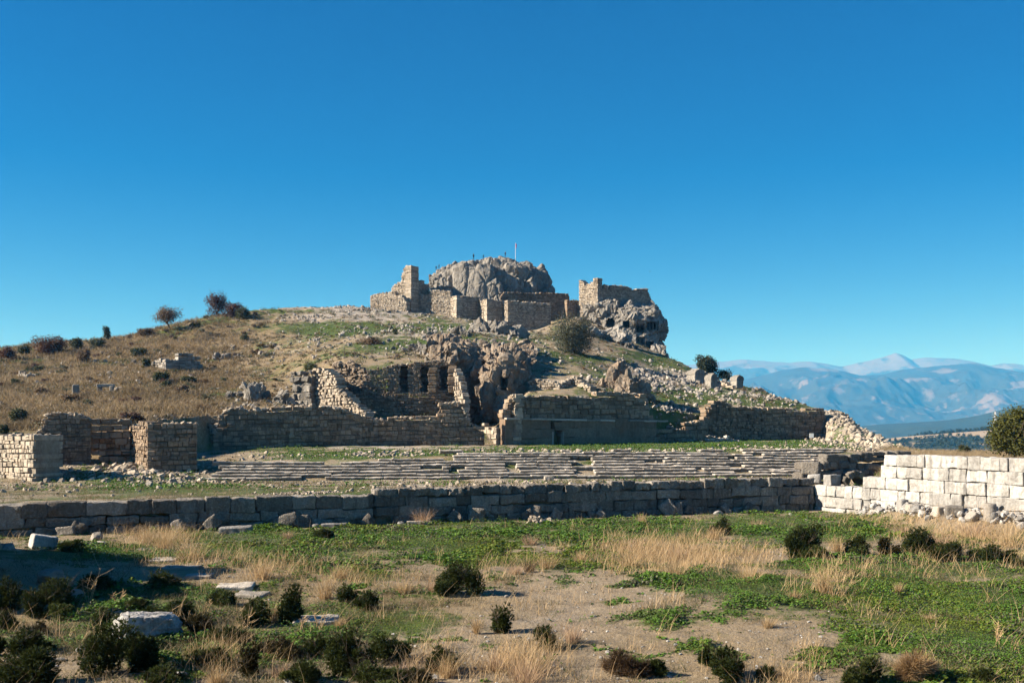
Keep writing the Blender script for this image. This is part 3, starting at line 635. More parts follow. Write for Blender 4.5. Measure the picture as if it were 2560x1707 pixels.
solo_block("stone_block", 2352, 1283, 34, 28, 'seat', "brownish squared block in the middle of the rubble row", D=float(wallD(2352)) - 3.7, yaw=.1, depth=.6)
solo_block("stone_block", 2386, 1283, 44, 32, 'rubg', "grey trapezoid block between the brownish block and the column stub", D=float(wallD(2386)) - 3.7, yaw=-.2, depth=.7)
solo_rock("boulder", 2441, 1262, 26, 17, 'rubg', "grey boulder perched on the rubble beside the column stub", D=float(wallD(2441)) - 3.7)
solo_rock("boulder", 2430, 1284, 40, 28, 'rubg', "angular grey boulder under the perched boulder", D=float(wallD(2430)) - 4.4)
solo_rock("boulder", 2535, 1262, 60, 20, 'rubg', "long rounded grey boulder lying behind the rubble right of the column stub", D=float(wallD(2535)) - 2.6)
solo_rock("boulder", 2490, 1290, 34, 18, 'white', "pale angular boulder in front of the column stub", D=float(wallD(2490)) - 4.4)
solo_rock("boulder", 2549, 1287, 40, 24, 'rubg', "mottled grey boulder at the far right end of the rubble", D=float(wallD(2549)) - 3.7)
pc = HP(2475, float(wallD(2475)) - 3.9); v, f = lattice(2); mb = MB(); n = 28; a = np.linspace(0, 2 * math.pi, n, endpoint=False); zs = [-.2, .0, .88, .93]; rs = [.33, .34, .33, .30]
V = np.concatenate([np.stack([r * np.cos(a), r * np.sin(a), np.full(n, z)], -1) for r, z in zip(rs, zs)]); V = V + .02 * fbm(V * 3, 3)[:, None] + pc
q = [(j * n + i, j * n + (i + 1) % n, (j + 1) * n + (i + 1) % n, (j + 1) * n + i) for j in range(3) for i in range(n)]; mb.add(V, q); V2 = np.concatenate([V[3 * n:], [V[3 * n:].mean(0)]]); mb.add(V2, [(i, (i + 1) % n, n) for i in range(n)])
tag(mb.build("column_stub", M['rubg'], loc=pc, smooth=False), "broken round column drum standing upright in the white rubble", "column")

# ------------------------------------------------------------------ stadium seats
def seats():
    st = empty("stone_seating", [0, 108, 1.5], "long bank of worn stone stadium seats in ten rows", "seating")
    A, B = np.array([-32.2, 102.8]), np.array([34.5, 112.2]); L = np.linalg.norm(B - A); d = (B - A) / L; n = np.array([-d[1], d[0]])
    gaps = [(942, 953, -3), (1128, 1150, -4), (1277, 1284, -4), (1456, 1474, -4), (1640, 1650, -4), (1842, 1860, -4)]
    for i in range(10):
        W = {}; s = -i * .1; ph = rng.random() * 9; off = 0.
        while s < L + 4 + i * .45:
            l = rng.uniform(.8, 2.6); sm = s + l / 2; p = A + d * sm + n * (.92 * i); px = p[0] / p[1] * F + HX; ok = True
            lo = 515 + (i * 10 if i < 5 else 0)
            if px < lo: ok = False
            if i > 5 and px < 930: ok = False
            if i > 5 and px < 905 and rng.random() < .7: ok = False
            if i > 6 and px < 1150: ok = False
            if i > 7 and px < 1160: ok = False
            if i > 8 and px < 1740 and rng.random() < .75: ok = False
            if px > 2005 + i * 13: ok = False
            for (g0, g1, sl) in gaps:
                x0, x1 = g0 - i * 3.2 + 8, g1 - i * 3.2 + 8
                if x0 < px < x1: ok = rng.random() < .3
            if rng.random() < .01 + .02 * (1450 < px < 1900): ok = False
            if ok:
                w = .035 * math.sin(sm * .23 + ph) + .025 * math.sin(sm * .71 + ph * 2) + rng.normal() * .02; top = .40 + .285 * (i + 1) + w
                off = .75 * off + rng.normal() * .03
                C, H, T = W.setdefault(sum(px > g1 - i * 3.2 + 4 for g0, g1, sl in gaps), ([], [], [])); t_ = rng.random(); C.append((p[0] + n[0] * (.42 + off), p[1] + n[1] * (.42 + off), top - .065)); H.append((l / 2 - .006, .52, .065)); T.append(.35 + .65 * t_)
                C.append((p[0] + n[0] * (.58 + off), p[1] + n[1] * (.58 + off), top - .26)); H.append((l / 2, .5, .16)); T.append(.0)  # riser at the lowest tone: shade of the gaps put into its colour
            s += l
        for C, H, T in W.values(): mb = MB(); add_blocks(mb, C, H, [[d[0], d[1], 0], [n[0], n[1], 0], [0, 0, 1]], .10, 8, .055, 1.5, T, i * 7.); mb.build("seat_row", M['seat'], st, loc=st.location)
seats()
solo_block("stone_block", 1372, 1204, 24, 14, 'seat', "squared end block of the front seat step above the grey wall", D=104.5, yaw=.14, depth=.6)
solo_block("stone_block", 433, 1222, 16, 16, 'white', "white faced block lying on the rubble slope left of the seats", D=97, yaw=.4, depth=.8)

# ------------------------------------------------------------------ ruins at the left end and the terrace walls
def ruin(name, label, runs, mat='terr', cat="ruined wall", capm='rubble'):
    """runs: (px0, D0, px1, D1, top profile, options) -> one thing with a wall body and its loose top stones"""
    a = P2(runs[0][0], runs[0][1]); root = empty(name, [a[0], a[1], gz(*a)], label, cat); mb = MB(); cp = MB()
    for (p0, D0, p1, D1, prof, op) in runs:
        op = dict(op); cs = op.pop('cap', 40); csz = op.pop('capsize', (.15, .42)); A, B = P2(p0, D0), P2(p1, D1); tp = topline(prof)
        masonry(mb, A, B, tp, **op)
        if cs: cap_stones(cp, A, B, tp, cs, csz, op.get('th', 1.1), .15)
    mb.build("wall", M[mat], root, loc=root.location)
    if cp.n: cp.build("loose_stones", M[capm], root, loc=root.location)
    return root
def holes(*r): return lambda px, y: any(a < px < b and c < y < d for a, b, c, d in r)

ruin("stone_tower", "sunlit tower of small squared pale stones at the left edge", [(-70, 106, 84, 98, [(-70, 1098), (0, 1090), (20, 1085), (84, 1086)], dict(ch=(.34, .52), bl=(.45, 1.1), th=3.0, cap=50, jit=.03)), ], 'tan', "tower")
ruin("ruined_wall", "dark ragged wall with a black gap behind the sunlit left tower", [
    (90, 111, 228, 113, [(88, 1120), (94, 1085), (100, 1075), (108, 1055), (116, 1036), (140, 1032), (200, 1036), (212, 1042), (228, 1046)], dict(ch=(.28, .5), bl=(.35, .9), th=1.4, cap=110)),
    (228, 113.4, 326, 114.6, [(228, 1052), (250, 1055), (278, 1056), (279, 1049), (320, 1049), (326, 1062)], dict(ch=(.5, .9), bl=(.9, 1.8), th=1.2, cap=50, skip=holes((221, 243, 1100, 1160), (268, 280, 1098, 1120)))),
    (212, 115.0, 330, 116.2, [(212, 1062), (330, 1066)], dict(ch=(.4, .6), bl=(.6, 1.2), th=.6, cap=0))])  # backing run added close behind the gap so it stays dark
ruin("stone_tower", "blocky tower of grey brown stones with a bright left side and rubble at its foot", [
    (367, 106, 493, 107.5, [(366, 1057), (492, 1056), (494, 1060)], dict(ch=(.36, .62), bl=(.5, 1.15), th=2.6, cap=26, jit=.05)),
    (367.5, 106.2, 322, 117, [(316, 1060), (330, 1062), (366, 1057)], dict(ch=(.34, .5), bl=(.45, .9), th=1.6, cap=30, jit=.05))], 'terr', "tower")
ruin("terrace_wall", "long brown ashlar wall with a rubble topped crest left of the bath ruin", [
    (532, 133, 905, 138, [(530, 1085), (538, 1072), (547, 1046), (560, 1031), (576, 1020), (640, 1025), (700, 1018), (745, 1016), (770, 1013), (815, 1015), (858, 1023), (880, 1034), (905, 1046)], dict(ch=(.42, .62), bl=(.5, 1.2), th=1.4, cap=120, capsize=(.2, .6), jit=.05)),
    (533, 133.2, 496, 136.5, [(494, 1100), (505, 1075), (520, 1056), (534, 1072)], dict(ch=(.3, .5), bl=(.4, .8), th=1.3, cap=60, jit=.1, rough=.08))])
ruin("terrace_wall", "lower stretch of brown wall rising in steps to a jagged point before the bath ruin", [
    (899, 138.2, 1212, 141, [(905, 1045), (960, 1047), (985, 1042), (1030, 1043), (1062, 1040), (1078, 1046), (1090, 1038), (1100, 1012), (1115, 1007), (1150, 1003), (1158, 1012), (1166, 1040), (1180, 1060), (1202, 1066), (1212, 1070)], dict(ch=(.42, .6), bl=(.5, 1.3), th=1.3, cap=110, capsize=(.15, .45)))])
ruin("low_wall", "small bright stub of wall beside the gateway gap", [(1196, 147, 1241, 143, [(1196, 1060), (1210, 1058), (1211, 1068), (1222, 1076), (1232, 1068), (1242, 1068)], dict(ch=(.5, .7), bl=(.7, 1.2), th=.9, cap=0))], 'tan')

# big smooth wall with the doorway
bw = empty("terrace_wall", [0, 142, 3.4], "biggest brown terrace wall with smooth lower slabs, a ledge and one doorway", "ruined wall")
I0, I1 = P2(1263, 142), P2(1641, 156); low, up, led = MB(), MB(), MB()
ltop = topline([(1255, 1047), (1280, 1047.5), (1641, 1053)])
def onI(px):      # the point of the wall line that shows at column px
    a, b = 0., 1.
    for _ in range(40):
        m_ = (a + b) / 2; q = I0 + (I1 - I0) * m_; a, b = (m_, b) if q[0] / q[1] * F + HX < px else (a, m_)
    return I0 + (I1 - I0) * a
for qa, qb, tp_, zb_ in ((I0, onI(1386), ltop, None), (onI(1404.5), I1, ltop, None), (onI(1386), onI(1404.5), ltop, float(zy(1076, onI(1395)[1])))):
    masonry(low, qa, qb, tp_, zb_, (1.25, 1.5), (2.4, 4.2), 1.6, .02, .012, .01, 5, gap=.004, ragged=.3, tone=(.35, .65), core=False, wob=0, miss=0)
masonry(low, onI(1380) + [-.6, 1.9], onI(1412) + [-.6, 1.9], topline([(1300, 1060), (1500, 1060)]), None, (1.2, 1.4), (2.4, 4), .5, .02, .01, .01, 4, core=False)  # back panel added behind the doorway so the opening reads dark
utop = topline([(1255, 1035), (1266, 1020), (1270, 1003), (1284, 998), (1288, 990), (1300, 993), (1330, 988), (1400, 992), (1482, 993), (1483, 982), (1520, 983), (1600, 984), (1612, 990), (1618, 1012), (1625, 1034), (1636, 1046), (1641, 1050)])
I0u = I0 + np.array([-.35, .3]); I1u = I1 + np.array([-.3, .45])
masonry(up, I0u, I1u, utop, float(ltop(*I0)) + .05, (.55, .8), (.7, 1.7), 1.3, .09, .06, .07, 6)
dI = (I1 - I0) / np.linalg.norm(I1 - I0); nI = np.array([dI[1], -dI[0]])
s = 0; C = []; H = []
while s < np.linalg.norm(I1 - I0):
    l = rng.uniform(1.6, 3.2)
    if rng.random() > .06:
        p = I0 + dI * (s + l / 2) + nI * .02; C.append((p[0], p[1], float(ltop(*p)) + .02 + rng.normal() * .02)); H.append((l / 2 - .01, .32 + rng.random() * .05, .13))
    s += l
add_blocks(led, C, H, [[dI[0], dI[1], 0], [nI[0], nI[1], 0], [0, 0, 1]], .05, 6, .05, 1.2)
low.build("smooth_base", M['slab'], bw, loc=bw.location); up.build("upper_courses", M['terr'], bw, loc=bw.location); led.build("ledge", M['seat'], bw, loc=bw.location)
cp = MB(); cap_stones(cp, I0u, I1u, utop, 90, (.15, .4), 1.2, .1); cp.build("loose_stones", M['rubg'], bw, loc=bw.location)
# left return of that wall (lit) and door surround
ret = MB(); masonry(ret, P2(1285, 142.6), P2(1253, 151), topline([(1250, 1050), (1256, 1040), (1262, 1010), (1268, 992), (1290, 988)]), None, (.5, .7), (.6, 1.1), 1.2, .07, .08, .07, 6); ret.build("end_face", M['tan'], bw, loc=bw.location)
D_d = onI(1395)[1]; df = MB(); axI = [[dI[0], dI[1], 0], [nI[0], nI[1], 0], [0, 0, 1]]
c = PT(1395, 1066, D_d); add_blocks(df, [[c[0], c[1] + .3, c[2] - .25]], [[.75, .5, .3]], axI, .04, 5, .03); dw_ = df.build("doorway", M['slab'], bw, loc=bw.location)
for px_ in (1381.5, 1407.5): c = (PT(px_, 1079, D_d) + PT(px_, 1112, D_d)) / 2; df = MB(); add_blocks(df, [[c[0] - .1, c[1] - .25, c[2]]], [[.11, .3, 33 / F * D_d / 2]], axI, .03, 4, .02); df.build("jamb", M['seat'], dw_, loc=bw.location)
ruin("ruined_wall", "right end of the terrace walls, dark with a peaked crest and stepped blocks", [
    (1641, 157, 1770, 161, [(1641, 1078), (1674, 1078), (1676, 1058), (1681, 1072), (1708, 1072), (1710, 1056), (1745, 1052), (1755, 1046), (1770, 1030)], dict(ch=(.5, .7), bl=(.6, 1.3), th=1.2, cap=40)),
    (1765, 161.5, 1905, 166.5, [(1760, 1030), (1775, 1012), (1800, 998), (1812, 1004), (1830, 1017), (1850, 1014), (1880, 1018), (1905, 1016)], dict(ch=(.35, .55), bl=(.4, 1.0), th=1.6, cap=90, jit=.12)),
    (1905, 166.8, 2064, 171.5, [(1905, 1018), (1980, 1019), (2000, 1030), (2020, 1021), (2062, 1022), (2064, 1030)], dict(ch=(.4, .6), bl=(.5, 1.2), th=1.5, cap=60, jit=.06)),
    (2064, 171.6, 2098, 170, [(2064, 1050), (2098, 1064)], dict(ch=(.4, .6), bl=(.5, 1.2), th=1.3, cap=12))])
ruin("low_wall", "low foundation of bright stones standing in grass before the peaked dark wall", [(1771, 155.5, 1850, 158, [(1770, 1088), (1776, 1089), (1800, 1096), (1814, 1096), (1815, 1088), (1824, 1089), (1825, 1098), (1850, 1102)], dict(ch=(.3, .45), bl=(.5, .9), th=.9, cap=40))], 'white', "ruined wall")

# ------------------------------------------------------------------ bath ruin with arched windows
br = empty("bath_ruin", [-15, 152, 7.8], "roofless bath building ruin with three tall arched window openings", "ruin")
R0, R1 = P2(845, 151.5), P2(1152, 154.5); mb = MB(); up = MB()
masonry(mb, R0, R1, topline([(840, 978), (900, 982), (1000, 984), (1152, 984)]), 6.5, (.32, .5), (.4, .9), 1.5, .05, .06, .05, 5)
def arch(cx, w, y0, y1):
    def f(px, y): return abs(px - cx) < w and y < y1 and (y > y0 + w * 1.1 or ((px - cx) / w) ** 2 + ((y - (y0 + w * 1.1)) / (w * 1.1)) ** 2 < 1)
    return f
arcs = [arch(1016, 16, 905, 978), arch(1065, 13.5, 911, 980), arch(1114, 14, 912, 974)]
masonry(up, P2(905, 152.4), R1, topline([(905, 950), (920, 945), (922, 922), (945, 920), (975, 918), (985, 912), (992, 909), (1000, 912), (1022, 908), (1045, 905), (1090, 901), (1120, 906), (1150, 922), (1153, 935)]), float(zy(984, 152.5)), (.24, .34), (.28, .55), 1.3, .05, .03, .04, 5, wob=0, miss=0, tone=(.35, 1.0),
        skip=lambda px, y: any(a(px, y) for a in arcs) or (px < 975 and y > 935 and px > 940 and rng.random() < .1))
masonry(up, P2(826, 156), P2(912, 153.2), topline([(826, 918), (845, 905), (862, 912), (880, 903), (895, 918), (912, 928)]), 8, (.3, .5), (.35, .8), 1.6, .12, .14, .14, 5); cap_stones(up, P2(826, 156), P2(912, 153.2), topline([(826, 918), (845, 905), (862, 912), (880, 903), (895, 918), (912, 928)]), 40, (.25, .6), 1.6, .1, 2)
mb.build("lower_wall", M['terr'], br, loc=br.location); up.build("arcade", M['rockw'], br, loc=br.location)
bk = MB()
for cx, w, y0, y1 in ((1016, 18, 915, 980), (1065, 15, 911, 982), (1114, 16, 912, 978)):     # niche backs behind each opening
    masonry(bk, P2(cx - w * 1.3, 156.6), P2(cx + w * 1.3, 156.8), topline([(800, y0), (1200, y0)]), float(zy(984, 156)), (.34, .5), (.45, .9), .6, .05, .05, .05, 4)
for px_ in (990, 1040, 1090, 1140): masonry(bk, P2(px_, 153.6), P2(px_ * 1.0005, 157.0), topline([(800, 916), (1300, 916)]), float(zy(984, 155)), (.34, .5), (.45, .9), 1.2, .05, .05, .05, 4, core=False)  # cross walls added to close the niches in and keep them dark
ra, rb = PT(987, 915, 155.6), PT(1143, 915, 156.2); add_blocks(bk, [(ra + rb) / 2], [[np.linalg.norm(rb - ra) / 2, 1.7, .2]], [[.995, .04, 0], [-.04, .995, 0], [0, 0, 1]], .1, 12, .12, .8)  # roof slab added over the niches of the roofless ruin to darken the openings
bk.build("niche_backs_and_shade_roof", M['terr'], br, loc=br.location)
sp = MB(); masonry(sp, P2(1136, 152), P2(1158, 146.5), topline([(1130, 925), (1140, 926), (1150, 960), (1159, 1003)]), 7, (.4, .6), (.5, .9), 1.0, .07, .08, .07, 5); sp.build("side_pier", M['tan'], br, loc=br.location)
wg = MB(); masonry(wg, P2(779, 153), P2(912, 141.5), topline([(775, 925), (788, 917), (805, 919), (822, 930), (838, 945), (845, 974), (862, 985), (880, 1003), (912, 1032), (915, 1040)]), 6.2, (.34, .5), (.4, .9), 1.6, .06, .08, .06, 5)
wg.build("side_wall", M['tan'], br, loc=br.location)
cp = MB(); cap_stones(cp, P2(835, 146.5), P2(912, 141.5), topline([(775, 925), (838, 960), (845, 974), (862, 985), (880, 1003), (912, 1032)]), 90, (.2, .5), 1.8, 0); cap_stones(cp, P2(905, 152.4), R1, topline([(905, 940), (985, 912), (1090, 901), (1152, 925)]), 50, (.15, .4), 1.3, .1); cp.build("loose_stones", M['rubble'], br, loc=br.location)
ruin("ruined_wall", "grey broken pier standing beside the sunlit left wall of the bath ruin", [(728, 153, 776, 151, [(726, 935), (734, 925), (748, 930), (760, 940), (764, 927), (776, 926)], dict(ch=(.6, 1.0), bl=(.7, 1.3), th=1.8, bev=.15, rough=.15, jit=.15, cap=10))], 'rock')

# cliff with the dark gully between the bath ruin and the big wall
cl = MB()
patch(cl, [(1068, [(1000, 157), (960, 160), (905, 162), (868, 164), (862, 172), (862, 190)]), (1095, [(1030, 158), (970, 159), (905, 160), (872, 161), (862, 166), (858, 190)]), (1130, [(1080, 159), (1010, 160), (930, 160), (880, 161), (862, 166), (858, 192)]),
           (1165, [(1100, 160), (1040, 163), (960, 163), (900, 163), (868, 167), (858, 192)]), (1195, [(1112, 163), (1050, 164), (980, 162), (925, 162), (885, 168), (862, 192)]), (1225, [(1112, 163), (1045, 160), (975, 157), (915, 160), (880, 166), (860, 192)]),
           (1262, [(1112, 160), (1040, 156), (965, 156), (905, 160), (882, 168), (862, 192)]), (1295, [(1080, 160), (1010, 158), (955, 160), (905, 166), (880, 176), (866, 192)]), (1335, [(1010, 164), (980, 165), (945, 168), (905, 176), (885, 184), (876, 196)])],
      380, 280, 1.3, .17, .8, .8, blk=(((.2, .2, .09), 1.7), ((.55, .55, .35), .75)), carve=[(1196, 1212, 1063, 1112, 3), (1218, 1234, 1058, 1112, 3), (1207, 1226, 905, 928, 2.0), (1252, 1268, 945, 975, 2.5)], lump=.6)
for i in range(40): p = HY_(rng.uniform(1075, 1330), rng.uniform(862, 880), 160, 230); add_rock(cl, p + [0, 0, .3], np.array([1, .8, .8]) * rng.uniform(.4, 1.6), 3)
tag(cl.build("cliff", M['rockw']), "dark rocky gully cliff with caves between the bath ruin and the biggest terrace wall", "cliff")
ruin("low_wall", "small tan room wall on the slope above the biggest terrace wall", [(1322, 160, 1400, 158, [(1318, 955), (1340, 948), (1380, 952), (1400, 960)], dict(ch=(.3, .45), bl=(.4, .8), th=.8, cap=20)), (1400, 158, 1440, 163, [(1400, 962), (1420, 950), (1440, 940)], dict(ch=(.3, .45), bl=(.4, .8), th=.8, cap=10))], 'tan', "ruined wall")
ruin("low_wall", "short bright wall end on the slope left of the lumpy outcrop", [(1438, 161, 1476, 157, [(1436, 946), (1450, 950), (1476, 968)], dict(ch=(.3, .45), bl=(.4, .8), th=1.2, cap=25))], 'tan', "ruined wall")

# ------------------------------------------------------------------ acropolis
CRAG = {}
def crag_top(px, w=3.5):
    G = CRAG['summit_rock']; q = G[:, 0] / G[:, 1] * F + HX; k = G[np.abs(q - px) < w]; i = np.argmin(toy(k[:, 2], k[:, 1])); return k[i]
def crag(name, label, cols, nu, nv, mat='rock', cat="rock outcrop", **k):
    mb = MB(); CRAG[name] = patch(mb, cols, nu, nv, **k).reshape(-1, 3); return tag(mb.build(name, M[mat]), label, cat)
crag("summit_rock", "huge grey limestone crag with a sheer face crowning the hill", [
    (1072, [(735, 296), (722, 297), (708, 298), (695, 300), (690, 304), (686, 312), (700, 335)]), (1090, [(735, 293), (715, 294), (700, 295), (686, 297), (682, 303), (678, 312), (700, 335)]), (1118, [(742, 293), (715, 293), (695, 294), (680, 296), (674, 302), (670, 312), (690, 335)]),
    (1134, [(748, 291), (710, 292), (690, 292.5), (672, 293), (664, 299), (660, 312), (680, 335)]), (1160, [(752, 290), (710, 291), (680, 291.5), (661, 292), (656, 300), (653, 312), (680, 335)]), (1200, [(755, 289.5), (710, 290), (675, 291), (660, 292), (652, 302), (648, 312), (680, 335)]),
    (1225, [(758, 290), (715, 290), (680, 291), (662, 293), (652, 302), (644, 312), (680, 335)]), (1250, [(760, 290), (715, 291), (682, 293), (668, 296), (656, 305), (645, 314), (680, 335)]), (1290, [(760, 292), (720, 293), (690, 294), (668, 297), (660, 303), (654, 314), (680, 335)]),
    (1330, [(760, 295), (725, 296), (692, 298), (668, 300), (662, 306), (658, 315), (690, 335)]), (1352, [(760, 298), (728, 299), (700, 302), (680, 304), (672, 309), (668, 316), (700, 335)]), (1368, [(760, 302), (732, 303), (712, 305), (700, 307), (694, 311), (692, 318), (715, 335)]), (1392, [(760, 306), (745, 307), (735, 308), (724, 310), (720, 314), (718, 320), (740, 335)])],
    420, 260, amp=.6, freq=.15, amp2=.45, freq2=.8, blk=(((.16, .16, .07), 2.2), ((.5, .5, .3), .8)), calm=lambda px, y: .22 + .78 * np.clip(sstep(1215, 1250, px) + sstep(1132, 1124, px) + sstep(668, 656, y), 0, 1), cat="crag")
ruin("castle_tower", "tall stepped castle tower, bright on its left face, beside the summit crag", [
    (978, 293, 1028, 288, [(976, 720), (982, 712), (992, 706), (1003, 705), (1003.5, 684), (1006, 682), (1007, 675), (1012, 669), (1020, 665), (1028, 664)], dict(wob=.05, ch=(.34, .46), bl=(.4, .85), th=3.2, cap=10, ragged=.7, zb=34, band=5)),
    (1027.5, 288, 1046, 290.5, [(1027, 664), (1040, 666), (1040.5, 682), (1044, 684), (1045, 704)], dict(wob=.05, ch=(.34, .46), bl=(.4, .85), th=2.4, cap=6, ragged=.7, zb=34)),
    (1045, 290.5, 1074, 295, [(1044, 704), (1050, 706), (1052, 701), (1060, 702), (1062, 708), (1074, 709)], dict(wob=.05, ch=(.34, .46), bl=(.4, .85), th=1.5, cap=10, ragged=.7, zb=34))], 'tan', "tower")
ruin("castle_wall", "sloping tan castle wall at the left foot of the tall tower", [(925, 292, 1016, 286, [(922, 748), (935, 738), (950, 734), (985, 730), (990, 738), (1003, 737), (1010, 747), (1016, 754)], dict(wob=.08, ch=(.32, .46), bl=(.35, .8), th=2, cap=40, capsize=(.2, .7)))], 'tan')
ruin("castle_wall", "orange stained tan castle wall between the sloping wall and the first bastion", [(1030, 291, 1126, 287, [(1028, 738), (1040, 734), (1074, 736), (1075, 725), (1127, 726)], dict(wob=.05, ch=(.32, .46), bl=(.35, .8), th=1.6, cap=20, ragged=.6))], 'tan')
ruin("castle_wall", "stub of pale rock cut wall with niches under the summit crag", [(1073, 296, 1130, 293, [(1072, 700), (1078, 690), (1081, 696), (1084, 690), (1086, 702), (1095, 697), (1098, 716), (1104, 714), (1106, 722), (1130, 724)], dict(ch=(.8, 1.1), bl=(.9, 1.8), th=2, cap=8, bev=.2, rough=.2))], 'rock')
def bastion(label, cx, D, lx, rx, yl, yt, yr, dl, dr):
    ruin("bastion", label, [(lx, D + dl, cx, D, [(lx, yl), (cx, yt)], dict(wob=.0, ch=(.4, .5), bl=(.5, 1.0), th=2, cap=4, ragged=.6, jit=.03, band=4)), (cx, D, rx, D + dr, [(cx, yt), (rx, yr)], dict(wob=.05, ch=(.3, .42), bl=(.32, .7), th=2, cap=14, ragged=.6, jit=.06, band=5))], 'tan', "bastion")
bastion("first square castle bastion, bright left face, next to the orange stained wall", 1141, 283, 1124, 1201, 740, 740, 741, 4.5, 3.5)
bastion("middle castle bastion, the narrowest of three, with a bright left face", 1217, 281, 1199, 1264, 748, 748, 751, 4.5, 2.5)
bastion("widest castle bastion, a dark brown block in front of the summit crag", 1269, 279, 1261, 1378, 752, 751, 757, 3, 3)
ruin("castle_wall", "long dark castle wall running from behind the bastions toward the ruined fort", [(1250, 289, 1424, 296, [(1248, 750), (1256, 738), (1262, 729), (1330, 731), (1420, 733), (1424, 738)], dict(wob=.05, ch=(.32, .46), bl=(.35, .8), th=1.5, cap=20, ragged=.6, zb=33)), (1418, 293, 1458, 296, [(1418, 750), (1440, 750), (1458, 752)], dict(wob=.05, ch=(.32, .46), bl=(.35, .8), th=1.5, cap=10, zb=33))], 'terr')
fort = ruin("castle_fort", "ruined fort with a battlemented top and bright left face above the rock tombs", [
    (1447, 294, 1494, 289, [(1447, 701), (1458, 701), (1460, 711), (1470, 708), (1480, 705), (1483, 703), (1484, 694), (1494, 691)], dict(wob=.0, ch=(.36, .46), bl=(.5, .9), th=2.2, cap=8, ragged=.7, zb=35, jit=.03, band=5)),
    (1493.5, 289, 1582, 295, [(1493, 691), (1498, 700), (1503, 708), (1504, 722), (1510, 722), (1510.5, 711), (1520, 711), (1520.5, 722), (1526, 722), (1527, 712), (1560, 714), (1580, 721), (1582, 726)], dict(wob=.05, ch=(.3, .42), bl=(.32, .7), th=1.8, cap=16, ragged=.65, zb=34, band=5)),
    (1580, 295, 1627, 297, [(1580, 726), (1592, 722), (1618, 721), (1622, 728), (1627, 745)], dict(wob=.05, ch=(.3, .42), bl=(.32, .7), th=2.5, cap=20, zb=34))], 'tan', "fort")
crag("tomb_cliff", "overhanging grey rock face cut with pillared rock tombs below the fort", [
    (1452, [(792, 290), (785, 290.5), (775, 291), (762, 291.5), (755, 293), (750, 296), (750, 310)]), (1472, [(800, 288), (790, 288), (775, 288.5), (762, 289), (755, 290), (750, 294), (750, 310)]), (1500, [(815, 285), (800, 285), (785, 285), (772, 286), (764, 287), (750, 291), (752, 310)]),
    (1530, [(830, 283), (815, 283), (795, 283), (780, 284), (768, 287), (755, 291), (752, 310)]), (1560, [(850, 281), (830, 281.5), (805, 281.5), (785, 281), (770, 285), (756, 290), (752, 312)]), (1590, [(868, 280), (845, 281), (820, 282), (798, 280), (775, 283), (758, 290), (752, 314)]),
    (1615, [(882, 280), (860, 281), (830, 282), (800, 280), (775, 283), (758, 290), (754, 316)]), (1640, [(892, 281), (865, 282), (835, 282.5), (805, 281.5), (778, 284), (764, 290), (762, 316)]), (1652, [(892, 284), (868, 284, 1648), (842, 284, 1658), (810, 284, 1658), (785, 287, 1648), (768, 292, 1640), (768, 318, 1630)]),
    (1655, [(893, 290), (870, 290, 1650), (845, 290, 1664), (812, 290, 1664), (790, 292, 1655), (772, 296, 1645), (775, 322, 1630)]), (1645, [(893, 305), (872, 305), (845, 305, 1656), (815, 305, 1656), (792, 305, 1650), (775, 306, 1640), (780, 325, 1620)])],
    380, 280, amp=.8, freq=.16, amp2=.6, freq2=.8, lump=.5, seed=4., blk=(((.17, .17, .16), 2.1), ((.5, .5, .4), .9)), calm=lambda px, y: 1 - .72 * sstep(1500, 1512, px) * sstep(1655, 1640, px) * sstep(790, 800, y), cat="cliff",
    carve=[(1516, 1537, 800, 818, 7), (1519, 1534, 795, 800, 7), (1557, 1574, 802, 818, 7), (1590, 1612, 809, 831, 1.6), (1592, 1598, 813, 829, 7), (1602, 1608, 813, 829, 7), (1616, 1646, 804, 826, 1.6), (1618, 1623, 806, 824, 7), (1626, 1631, 806, 824, 7), (1634, 1639, 806, 824, 7), (1590, 1613, 842, 862, 1.4), (1594, 1598, 848, 860, 7), (1603, 1608, 848, 860, 7), (1614, 1634, 854, 874, 7)])
def outcrop(name, label, px0, px1, y, D, n, s, mat='rock', cat="rock outcrop", spread=1.2, hsc=.8, sub=4):
    """a craggy outcrop: big faceted rocks grown into one mass"""
    mb = MB()
    for i in range(n):
        t = (i + .5) / n + rng.normal() * .04; px = px0 + (px1 - px0) * t; d = D + rng.normal() * spread * .5; p = HP(px, d); r = rng.uniform(.6, 1.15) * s * (0.6 + .4 * math.sin(math.pi * np.clip(t, 0, 1)))
        v, f = RP[5][rng.integers(len(RP[5]))]; v = (v * np.array([rng.uniform(.8, 1.1), .9, hsc * rng.uniform(.8, 1.3)]) * r) @ rrot(.25); q = (v + p) * (1.1 / s)
        v = v * (1 + .12 * ridged(q, 5) + .08 * fbm(q * 4, 3) + blocky(q, np.array([.9, .9, .7]), .38) + blocky(q, np.array([2.6, 2.6, 2.2]), .14))[:, None]; mb.add(v + p + [0, 0, r * .25], f, rng.random())
    return tag(mb.build(name, M[mat]), label, cat)
def D_at(px, y, lo=120, hi=300): return HY_(px, y, lo, hi)[1]
outcrop("rock_outcrop", "grey rock ridge with a small tomb hole under the middle bastion", 1184, 1300, 830, D_at(1240, 832), 8, 4.0, spread=2.0, hsc=.9)
outcrop("rock_outcrop", "dark rounded outcrop at the top of the gully", 1110, 1180, 865, 168, 5, 3.2, spread=2, hsc=1.0)
outcrop("rock_outcrop", "lumpy tan outcrop of knobbly rocks on the slope right of the biggest terrace wall", 1504, 1632, 975, 166, 12, 2.5, 'rockw', spread=3, hsc=1.3)
